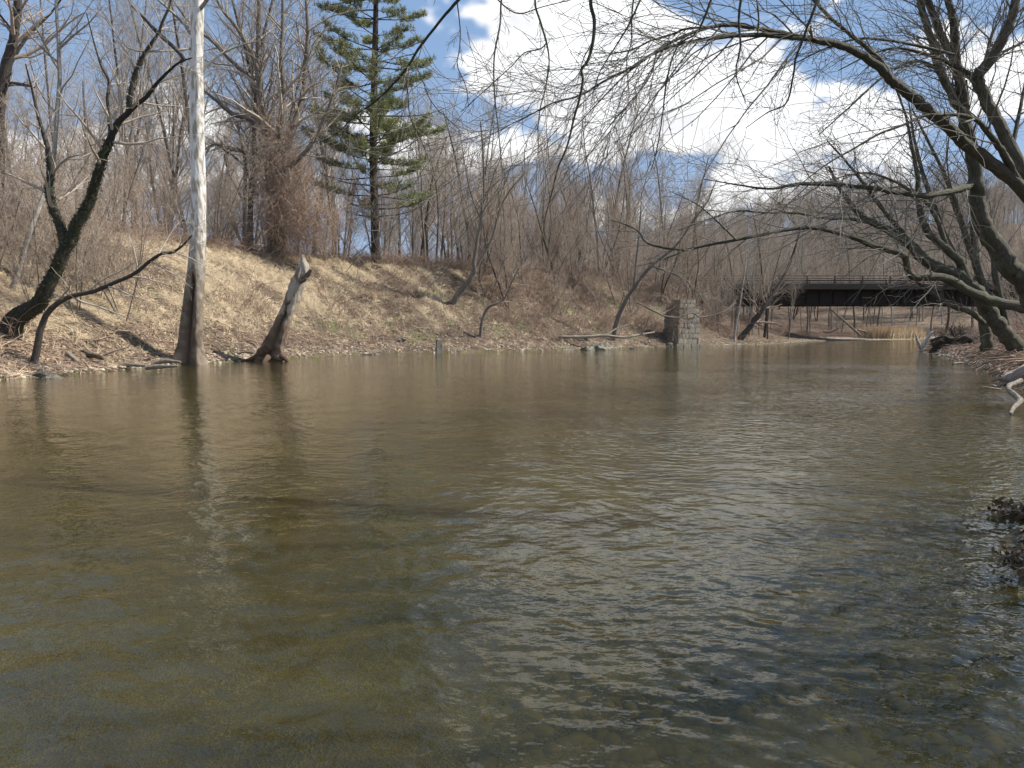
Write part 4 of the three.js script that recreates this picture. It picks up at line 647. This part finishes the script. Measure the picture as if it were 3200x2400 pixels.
// the tree beside the photographer whose branches hang into the top of the view; its trunk stands out of the picture
{
  const D = 8.5;
  bankTree('overhead tree by the photographer with thin twigs hanging into the upper middle',
    [[[4450, 1700, 5.6, 120], [4380, 900, 6, 105], [4150, 200, 6.4, 92], [3750, -250, 6.8, 80], [3200, -420, 7.4, 62], [2700, -430, 7.9, 48], [2200, -330, 8.2, 34], [1850, -220, 8.4, 24], [1600, -140, D, 17], [1500, -70, D, 12], [1433, 0, D, 9], [1379, 61, D, 8.5], [1306, 156, D, 8], [1263, 224, D, 7], [1180, 311, D, 6], [1107, 365, D, 5], [1053, 416, D, 3], [990, 450, D, 2]]],
    [[[1290, 188, D, 3.5], [1320, 250, D, 3], [1342, 307, D, 3], [1370, 345, D, 2.5], [1397, 369, D, 2], [1450, 420, D, 1.5]],
     [[1267, 224, D, 4], [1274, 282, D, 3.5], [1281, 362, D, 3], [1306, 416, D, 3], [1335, 485, D, 2.5], [1346, 517, D, 1.5]],
     [[1429, 10, D, 4], [1438, 90, D, 3.5], [1436, 152, D, 3], [1429, 203, D, 3], [1455, 268, D, 2.5], [1465, 336, D, 1.5]],
     [[1053, 416, D, 4], [1090, 470, D, 3], [1130, 530, D, 2.5], [1180, 590, D, 1.5]],
     [[1600, -140, D, 8], [1567, 0, D, 6], [1563, 72, D, 5.5], [1545, 174, D, 5], [1545, 289, D, 4.5], [1556, 391, D, 4], [1570, 542, D, 2.5]],
     [[1750, -190, 8.3, 8], [1672, 0, 8.2, 6.5], [1690, 72, 8.2, 6], [1708, 134, 8.2, 6], [1716, 192, 8.2, 4.5], [1705, 275, 8.2, 4], [1687, 344, 8.2, 3.5], [1681, 441, 8.2, 2], [1690, 560, 8.2, 1.5]],
     [[1708, 134, 8.2, 4], [1690, 152, 8.2, 4], [1640, 165, 8.3, 3.5], [1600, 205, 8.4, 3], [1540, 260, 8.4, 2.5], [1440, 350, 8.4, 2]],
     [[1950, -250, 8.3, 14], [1846, 0, 8, 11], [1857, 65, 8, 11], [1850, 145, 8, 10], [1835, 192, 8, 9], [1817, 217, 8, 8], [1821, 246, 8, 8], [1813, 300, 8, 7.5], [1795, 365, 8, 7], [1770, 463, 8, 6], [1745, 521, 8, 5], [1727, 593, 8, 4], [1700, 700, 8, 3], [1695, 800, 8, 2]],
     [[2100, -300, 8.2, 9], [1980, 0, 7.8, 5], [1972, 137, 7.8, 4], [1958, 188, 7.8, 3], [1965, 280, 7.8, 2]], [[2150, -320, 8.2, 9], [2001, 0, 7.6, 6], [1962, 83, 7.6, 5], [1915, 159, 7.6, 4], [1875, 224, 7.6, 3], [1850, 300, 7.6, 2]],
     [[2350, -360, 8, 12], [2222, 0, 7.4, 8], [2197, 65, 7.4, 7], [2175, 105, 7.4, 6], [2121, 140, 7.4, 5], [2085, 246, 7.4, 5], [2070, 362, 7.4, 4], [2052, 470, 7.4, 3.5], [2034, 535, 7.4, 2]],
     [[2450, -380, 8, 12], [2316, 0, 7.2, 8], [2309, 72, 7.2, 7], [2314, 145, 7.2, 6], [2300, 230, 7.2, 4], [2330, 320, 7.2, 3]],
     [[2700, -420, 7.9, 14], [2548, 18, 7.2, 9], [2527, 72, 7.2, 8], [2505, 134, 7.2, 8], [2487, 181, 7.2, 7], [2480, 231, 7.2, 6], [2454, 325, 7.2, 5], [2400, 351, 7.2, 4], [2330, 400, 7.2, 2]],
     [[1433, -10, D, 5], [1380, -30, D, 4], [1200, -10, D, 3], [1030, 15, D, 2]], [[1500, -60, D, 5], [1610, 40, 8.6, 4], [1700, 20, 8.7, 3], [1820, -10, 8.8, 2.5]]], 206,
    { cut: .62, thick: 1.0, dense: .6, n: [0, 3, 3], ratio: [.3, .17, .4], ang: [.7, .5, .7], up: [0, -.45, -.3, -.1], pulls: [0, .1, .05, 0], least: .0022 });
}

// ---------------------------------------------------------------- the woods: every tree a thing, alike ones sharing their description
{
  const R = rng(301), put = [];
  const where = (label, px, d) => label.replace('{}', px < 60 ? 'left of the ivy clad tree' : px < 330 ? 'behind the ivy clad tree' : px < 610 ? 'between ivy clad tree and sycamore' : px < 860 ? 'between sycamore and vine covered tree' : px < 1170 ? 'between vine covered tree and pine' : px < 1480 ? 'between pine and crooked leaning tree' : px < 1800 ? 'right of the crooked leaning tree' : px < 2110 ? 'left of the stone pier' : px < 2300 ? 'above the stone pier' : px < 2600 ? 'at the left bridge end' : px < 2900 ? 'at the middle of the bridge' : 'at the right bridge end').replace('[]', d < 36 ? 'front' : d < 50 ? 'middle' : 'back');
  const area = (count, test, kinds, label, smin, smax, gap, lean = .05) => {
    let n = 0, tries = 0;
    while (n < count && tries++ < count * 200) {
      const px = -250 + 3700 * R(), d = test.near + (test.far - test.near) * Math.sqrt(R()), x = (px - 1600) / F * d, z = -d;
      if (test.px && (px < test.px[0] || px > test.px[1])) continue;
      const g = landAt(x, z), inn = test.right ? g.inR : g.inL;
      if (inn < test.inn[0] || inn > test.inn[1] || (test.lx && (g.lx < test.lx[0] || g.lx > test.lx[1]))) continue;
      if (put.some(q => Math.hypot(q[0] - x, q[1] - z) < gap)) continue;
      if (test.right && z < -50 && z > -72 && x < 62) continue;                          // the open stretch behind the forked branch
      if (Math.abs(z + 110.5) < 6.5 && x > 18 && x < 98) continue;                       // not through the bridge
      put.push([x, z]); const k = kinds[Math.floor(R() * kinds.length)], sc = mix(smin, smax, R());
      const size = sc < mix(smin, smax, .36) ? 'short' : sc > mix(smin, smax, .68) ? 'tall' : 'medium', look = ['grey straight', 'bushy reddish', 'dark spreading', 'slim upright', 'many stemmed', 'forked dark', 'pale slender', 'twiggy young'][k];
      const text = `${size} ${look} bare tree ${where(label, px, d)}`;
      woodsTree(k, x, z, sc, R() * 6.28, text, text.replace('bare tree', 'trees'), (R() - .5) * 2 * lean); n++;
    }
  };
  area(50, { near: 38, far: 95, inn: [10.5, 60], px: [-200, 1130] }, [0, 1, 2, 3, 3], 'in the woods {}', .85, 1.25, 2.2);
  area(82, { near: 55, far: 125, inn: [10, 65], px: [1210, 2250] }, [0, 1, 2, 3, 5], 'in the thick woods {}', .8, 1.2, 1.4);
  area(44, { near: 50, far: 90, inn: [4.5, 13], px: [1480, 2260] }, [4, 7, 5, 4], 'on the slope {}', .6, .95, 1.3, .18);
  area(22, { near: 34, far: 60, inn: [9.5, 15], px: [-100, 1500] }, [7, 7, 4], 'along the bank top {}', .5, .9, 1.5, .12);
  area(24, { near: 24, far: 38, inn: [3.5, 13], px: [-200, 480] }, [7, 4, 7], 'on the near slope {}', .5, .85, 1.5, .2);
  area(17, { near: 78, far: 104, inn: [1.8, 16], lx: [22, 42] }, [0, 3, 2, 6], 'on the low shore before the bridge', .55, .85, 1.6, .1);
  area(34, { near: 118, far: 155, inn: [11, 50], px: [2300, 3150] }, [0, 1, 3, 6, 2], 'on the far bank behind the bridge', .75, 1.15, 2.4);
  area(16, { near: 30, far: 85, inn: [5, 24], px: [2950, 3420], right: true }, [0, 1, 3, 4, 7], 'on the right bank, [] row behind leaning trees', .55, .9, 1.6, .15);
  // trees of the near bank that stand beside the view and shade the water
  for (const [x, z, k, s] of [[9, -1, 0, .75], [13, -7, 2, .7], [8, 6, 1, .8], [14, 2, 2, .8], [19, -6, 0, .9], [6.6, -4.5, 5, .7], [6, 2, 5, .75], [12, -3, 1, .85], [18, -1, 1, .95]]) woodsTree(k, x, z, s, x * 1.3, 'bare tree of the near bank standing outside the view', 'near bank trees beside the view');
}
// the wooded hill beyond the bridge and the far woods: one mass
{
  const R = rng(311), list = [];
  for (let k = 0, tries = 0; k < 850 && tries < 40000; tries++) { const d = 150 + 170 * R(), px = 1500 + 2100 * R(), x = (px - 1600) / F * d, z = -d, g = landAt(x, z); if (g.inL < 25) continue; list.push({ p: V(x, g.y, z), s: .7 + .5 * R(), q: new THREE.Quaternion().setFromAxisAngle(UP, R() * 6.28) }); k++; }
  for (let k = 0, tries = 0; k < 140 && tries < 20000; tries++) { const d = 90 + 150 * R(), px = -300 + 2300 * R(), x = (px - 1600) / F * d, z = -d, g = landAt(x, z); if (g.inL < 45) continue; list.push({ p: V(x, g.y, z), s: .75 + .35 * R(), q: new THREE.Quaternion().setFromAxisAngle(UP, R() * 6.28) }); k++; }
  for (const kind of [0, 1, 5]) {
    const own = list.filter((_, i) => [0, 1, 5][i % 3] === kind), all = new Tubes(), k = KINDS[kind];
    scatter('far_woods', k.crown, k.twig, own, ['twiggy brown far woods covering hill and plateau', 'reddish brown far woods on hill and plateau', 'forked grey far woods on hill and plateau'][[0, 1, 5].indexOf(kind)], 'woods');
    scatter('far_trunks', k.trunk, k.wood, own, ['straight grey trunks of the far woods', 'thin trunks of the far woods', 'forked dark trunks of the far woods'][[0, 1, 5].indexOf(kind)], 'woods');
  }
}

// ---------------------------------------------------------------- undergrowth, grass, leaves
const Q = (yaw, tx = 0, tz = 0) => new THREE.Quaternion().setFromEuler(new THREE.Euler(tx, yaw, tz, 'YXZ'));
function bankSpots(R, count, o) {               // places on the banks that the view takes in, denser where want() says so
  const out = []; let tries = 0;
  while (out.length < count && tries++ < count * 60) {
    const px = -150 + 3500 * R(), d = o.near * Math.pow(o.far / o.near, R()), x = (px - 1600) / F * d, z = -d, g = landAt(x, z);
    if (g.inL <= .05 && g.inR <= .05) continue;
    if (R() > o.want(g, x, z)) continue;
    out.push([x, g.y, z, g]);
  }
  return out;
}
function slopeQ(x, z, yaw, R, k) { const e = .3, y = groundY(x, z), n = V(y - groundY(x + e, z), e, y - groundY(x, z + e)).normalize(); n.x += (R() - .5) * k; n.z += (R() - .5) * k; n.normalize(); return new THREE.Quaternion().setFromUnitVectors(UP, n).multiply(Q(yaw)); }
{ // bramble thickets
  const R = rng(401), T = new Tubes();
  for (let k = 0; k < 46; k++) { const a = R() * 6.28, q = 1.1 * Math.sqrt(R()), p = V(Math.cos(a) * q, -.1, Math.sin(a) * q), b = R() * 6.28, d = V(Math.cos(b) * .6, 1 + R(), Math.sin(b) * .6).normalize(), L = .8 + 1.7 * R(), pts = [p.clone()], g = .7 + .6 * R();
    for (let i = 0; i < 6; i++) { d.y -= .28; d.x += (R() - .5) * .5; d.z += (R() - .5) * .5; d.normalize(); p.addScaledVector(d, L / 6); pts.push(p.clone()); } const r = .006 + .006 * R(); T.tube(pts, [r, r, r, r, r * .8, r * .7, r * .4], 3, { col: [g, g * .97, g * .94] }); }
  const geo = T.geo(), spots = bankSpots(R, 2700, { near: 22, far: 150, want: (g, x, z) => {
    if (g.inR > 0) return g.inR > 2.5 ? .14 : 0;
    const n = fbm2(x * .16 + 30, z * .16, 3);
    const top = smooth(8.5, 11, g.inL) * smooth(30, 18, g.inL), slope = smooth(mix(3, .6, smooth(-3, 4, g.lx)), mix(5.5, 2, smooth(-3, 4, g.lx)), g.inL) * smooth(-8, -2, g.lx) * smooth(21, 16, g.lx) * smooth(-.3, .1, n), left = smooth(3, 6, g.inL) * smooth(-15.6, -16.6, g.lx), low = smooth(2, 5, g.inL) * smooth(17, 22, g.lx) * smooth(44, 40, g.lx) * .5 + smooth(8, 11, g.inL) * smooth(42, 46, g.lx), side = .3 * smooth(.15, .4, n) * smooth(2, 4, g.inL);
    return Math.min(1, (top * .8 + slope + left * .7 + low + side) * .9); } });
  scatter('brambles', geo, M.cane, spots.map(([x, y, z]) => ({ p: V(x, y, z), s: .55 + .65 * R(), q: Q(R() * 6.28) })), 'brown arching bramble thickets on the banks', 'brambles');
}
{ // dry grass
  const R = rng(411), T = new Tubes();
  for (let k = 0; k < 12; k++) { const a = R() * 6.28, q = .12 * R(), p = V(Math.cos(a) * q, -.02, Math.sin(a) * q), L = .25 + .35 * R(), lean = .8 + 1.1 * R(), w = V(-Math.sin(a), 0, Math.cos(a)).multiplyScalar(.007), m = p.clone().add(V(Math.cos(a) * lean * L * .4, L * .35, Math.sin(a) * lean * L * .4)), e = m.clone().add(V(Math.cos(a) * lean * L * .6, -L * .08, Math.sin(a) * lean * L * .6)), n = V(Math.cos(a) * .35, 1, Math.sin(a) * .35).normalize();
    T.face(p.clone().add(w), p.clone().sub(w), m.clone().add(w), n); T.face(p.clone().sub(w), m.clone().sub(w), m.clone().add(w), n); T.face(m.clone().add(w), m.clone().sub(w), e, n); }
  const spots = bankSpots(R, 20000, { near: 22, far: 75, want: (g, x, z) => g.inL > 0 ? .03 + strawAt(x, z, g) : 0 });
  const blade = mat(1, 1, 1, { side: THREE.DoubleSide });
  scatter('dry_grass', T.geo(), blade, spots.map(([x, y, z]) => { const g = .75 + .5 * R(); return { p: V(x, y, z), s: V(1, .35 + .4 * R(), 1).multiplyScalar(.5 + .6 * R()), q: slopeQ(x, z, R() * 6.28, R, .6), c: C(.43 * g, .34 * g, .225 * g) }; }), 'straw coloured dry grass on the far bank slope', 'grass');
  const G = new Tubes();
  for (let k = 0; k < 14; k++) { const a = R() * 6.28, q = .1 * R(), p = V(Math.cos(a) * q, -.02, Math.sin(a) * q), L = .25 + .3 * R(), ln = .1 + .3 * R(), w = V(-Math.sin(a), 0, Math.cos(a)).multiplyScalar(.009), m = p.clone().add(V(Math.cos(a) * ln * L * .4, L * .6, Math.sin(a) * ln * L * .4)), e = m.clone().add(V(Math.cos(a) * ln * L * .6, L * .4, Math.sin(a) * ln * L * .6)), n = V(Math.cos(a), .3, Math.sin(a)).normalize();
    G.face(p.clone().add(w), p.clone().sub(w), m.clone().add(w), n); G.face(p.clone().sub(w), m.clone().sub(w), m.clone().add(w), n); G.face(m.clone().add(w), m.clone().sub(w), e, n); }
  const reed = []; while (reed.length < 3600) { const x = 59 + 11 * R(), z = -119 - 9 * R(), g = landAt(x, z); if (g.inL > 1.5 && g.inL < 8 && R() < 1.2 - Math.abs(x - 64.5) / 6) reed.push([x, g.y, z]); }
  scatter('tall_grass', G.geo(), blade, reed.map(([x, y, z]) => { const g = .8 + .4 * R(); return { p: V(x, y, z), s: V(2.6, 3 + 1.5 * R(), 2.6), q: Q(R() * 6.28), c: C(.55 * g, .43 * g, .29 * g) }; }), 'pale tall dry grass on the gravel bar beyond the bridge', 'grass');
}
{ // fallen leaves and twigs
  const R = rng(421), T = new Tubes(), n = V(0, 1, 0), A = V(-.05, 0, 0), B = V(0, .012, .032), D = V(.055, .006, 0), E = V(.004, .02, -.03);
  T.face(A, B, D, n); T.face(A, D, E, n);
  const tones = [[.25, .175, .115], [.19, .13, .085], [.3, .215, .14], [.13, .09, .065], [.36, .28, .19]];
  const spots = bankSpots(R, 52000, { near: 5, far: 90, want: (g, x, z) => g.inL > 0 ? (g.inL < 16 ? .85 - .6 * strawAt(x, z, g) : .2) : g.inR < 14 ? .8 : .2 });
  scatter('fallen_leaves', T.geo(), mat(1, 1, 1, { side: THREE.DoubleSide }), spots.map(([x, y, z]) => { const c = tones[Math.floor(R() * 5)], g = .8 + .4 * R(); return { p: V(x, y + .012 + .03 * R(), z), s: .8 + 1.1 * R(), q: slopeQ(x, z, R() * 6.28, R, 1.1), c: C(c[0] * g, c[1] * g, c[2] * g) }; }), 'brown fallen leaves lying over both banks', 'leaves');
  const S = new Tubes(); S.tube([V(-.5, 0, 0), V(-.15, .04, .05), V(.2, .02, -.03), V(.5, .05, .04)], [.012, .011, .009, .005], 4); S.tube([V(-.1, .04, .04), V(.1, .09, .16), V(.25, .1, .22)], [.007, .006, .003], 3);
  const sticks = bankSpots(R, 5600, { near: 11, far: 85, want: g => g.inL > 0 ? (g.inL < 3 ? 1 : .2) : g.inR < 4 ? 1 : .3 });
  scatter('fallen_twigs', S.geo(), M.cane, sticks.map(([x, y, z]) => ({ p: V(x, y + .02, z), s: .5 + 1.3 * R(), q: slopeQ(x, z, R() * 6.28, R, .35), c: R() < .3 ? C(1.35, 1.3, 1.2) : C(.8, .77, .74) })), 'small fallen twigs littering the shores', 'twigs');
  // pebbles on the shores, the bar and the river bed
  const pb = []; let tries = 0;
  while (pb.length < 9000 && tries++ < 400000) { const px = -100 + 3400 * R(), d = 2 * Math.pow(65, R()), x = (px - 1600) / F * d, z = -d, g = landAt(x, z); const bed = g.inL <= 0 && g.inR <= 0, shore = (g.inL > 0 && g.inL < .9) || (g.inR > 0 && g.inR < .5 && d > 16), bar = g.lx > 47 && g.inL > 0 && g.inL < 14; if (!(bed && d < 7 && px > 1500 && R() < .05 || shore && R() < .7 || bar)) continue;
    const k = .75 + .6 * R(), s = bed ? .015 + .05 * R() * R() : .03 + .09 * R() * R(); pb.push({ p: V(x, g.y, z), s: V(s * 1.3, s * .7, s), q: Q(R() * 6.28), c: bed ? C(.13 * k, .115 * k, .055 * k) : C(.36 * k, .31 * k, .245 * k) }); }
  scatter('pebbles', new THREE.IcosahedronGeometry(1, 1), mat(1, 1, 1, { roughness: .85 }), pb, 'pebbles on the shores and the shallow river bed', 'pebbles');
}
// ---------------------------------------------------------------- the root heap and the leafy bank foot on the right
{
  const t = thing('root_heap', 'dark heap of upturned roots and earth on the right shore by the forked branch', 'root heap'), R = rng(431), c = at(2992, 1104, 46.5);
  const g = rockGeo(77, .95); part('earth', g, mat(.12, .085, .06, { map: soilTex.map, bumpMap: soilTex.bump, bumpScale: .2 }), t).scale.set(1.75, 1.35, 1.3);
  const T = new Tubes(); for (let k = 0; k < 260; k++) { const a = R() * 6.28, e = R() * 1.5, d = V(Math.cos(a) * Math.cos(e), Math.sin(e), Math.sin(a) * Math.cos(e)), p = d.clone().multiply(V(1.5, 1.15, 1.1)), pts = [p.clone()]; const s = V(R() - .5, R() - .35, R() - .5).normalize().multiplyScalar(.8).add(d.clone().multiplyScalar(.6)).normalize(); for (let i = 0; i < 5; i++) { s.x += (R() - .5) * .8; s.y += (R() - .6) * .7; s.z += (R() - .5) * .8; s.normalize(); p.addScaledVector(s, .12 + .18 * R()); pts.push(p.clone()); } const r = .01 + .03 * R() * R(); T.tube(pts, [r, r, r * .9, r * .7, r * .5, r * .3], 4); }
  part('roots', T.geo(), M.log, t); t.position.set(c.x, .15, c.z);
}
{ // dead leafy twigs on the near bank at the frame edge
  const R = rng(441);
  [[3215, 1610, 6.1, .75, 'clump of dead leafy twigs on the near bank, upper of two'], [3225, 1850, 4.6, .5, 'clump of dead leafy twigs on the near bank, lower of two']].forEach(([px, py, d, s, label]) => {
    const t = thing('dead_leaf_clump', label, 'leaf clump'), c = at(px, py, d), T = new Tubes(), L = new Tubes();
    for (let k = 0; k < 34; k++) { const a = R() * 6.28, dd = V(Math.cos(a) - .25, .2 + .8 * R(), Math.sin(a)).normalize(), p = V((R() - .5) * .2, 0, (R() - .5) * .2), pts = [p.clone()]; for (let i = 0; i < 4; i++) { dd.y -= .15; dd.x += (R() - .5) * .6; dd.z += (R() - .5) * .6; dd.normalize(); p.addScaledVector(dd, .09 * s); pts.push(p.clone());
      for (let q = 0; q < 2; q++) { const u = V(R() - .5, R() - .5, R() - .5).normalize(), w = sideways(u, R() * 6), e = p.clone().addScaledVector(u, .05 * s), n = V().crossVectors(u, w).normalize(), g = .7 + .6 * R(), col = R() < .12 ? [.4 * g, .33 * g, .25 * g] : [.1 * g, .062 * g, .03 * g]; L.face(p, e.clone().addScaledVector(w, .025 * s), p.clone().addScaledVector(u, .1 * s), n, col); L.face(p, p.clone().addScaledVector(u, .1 * s), e.clone().addScaledVector(w, -.025 * s), n, col); } }
      T.tube(pts, [.006, .005, .004, .003, .002], 4); }
    part('twigs', T.geo(), M.twigDark, t); part('leaves', L.geo(), M.leaf, t, 'stuff'); t.position.set(c.x, Math.max(.0, groundY(c.x, c.z)), c.z);
  });
}

renderer.render(scene, camera);
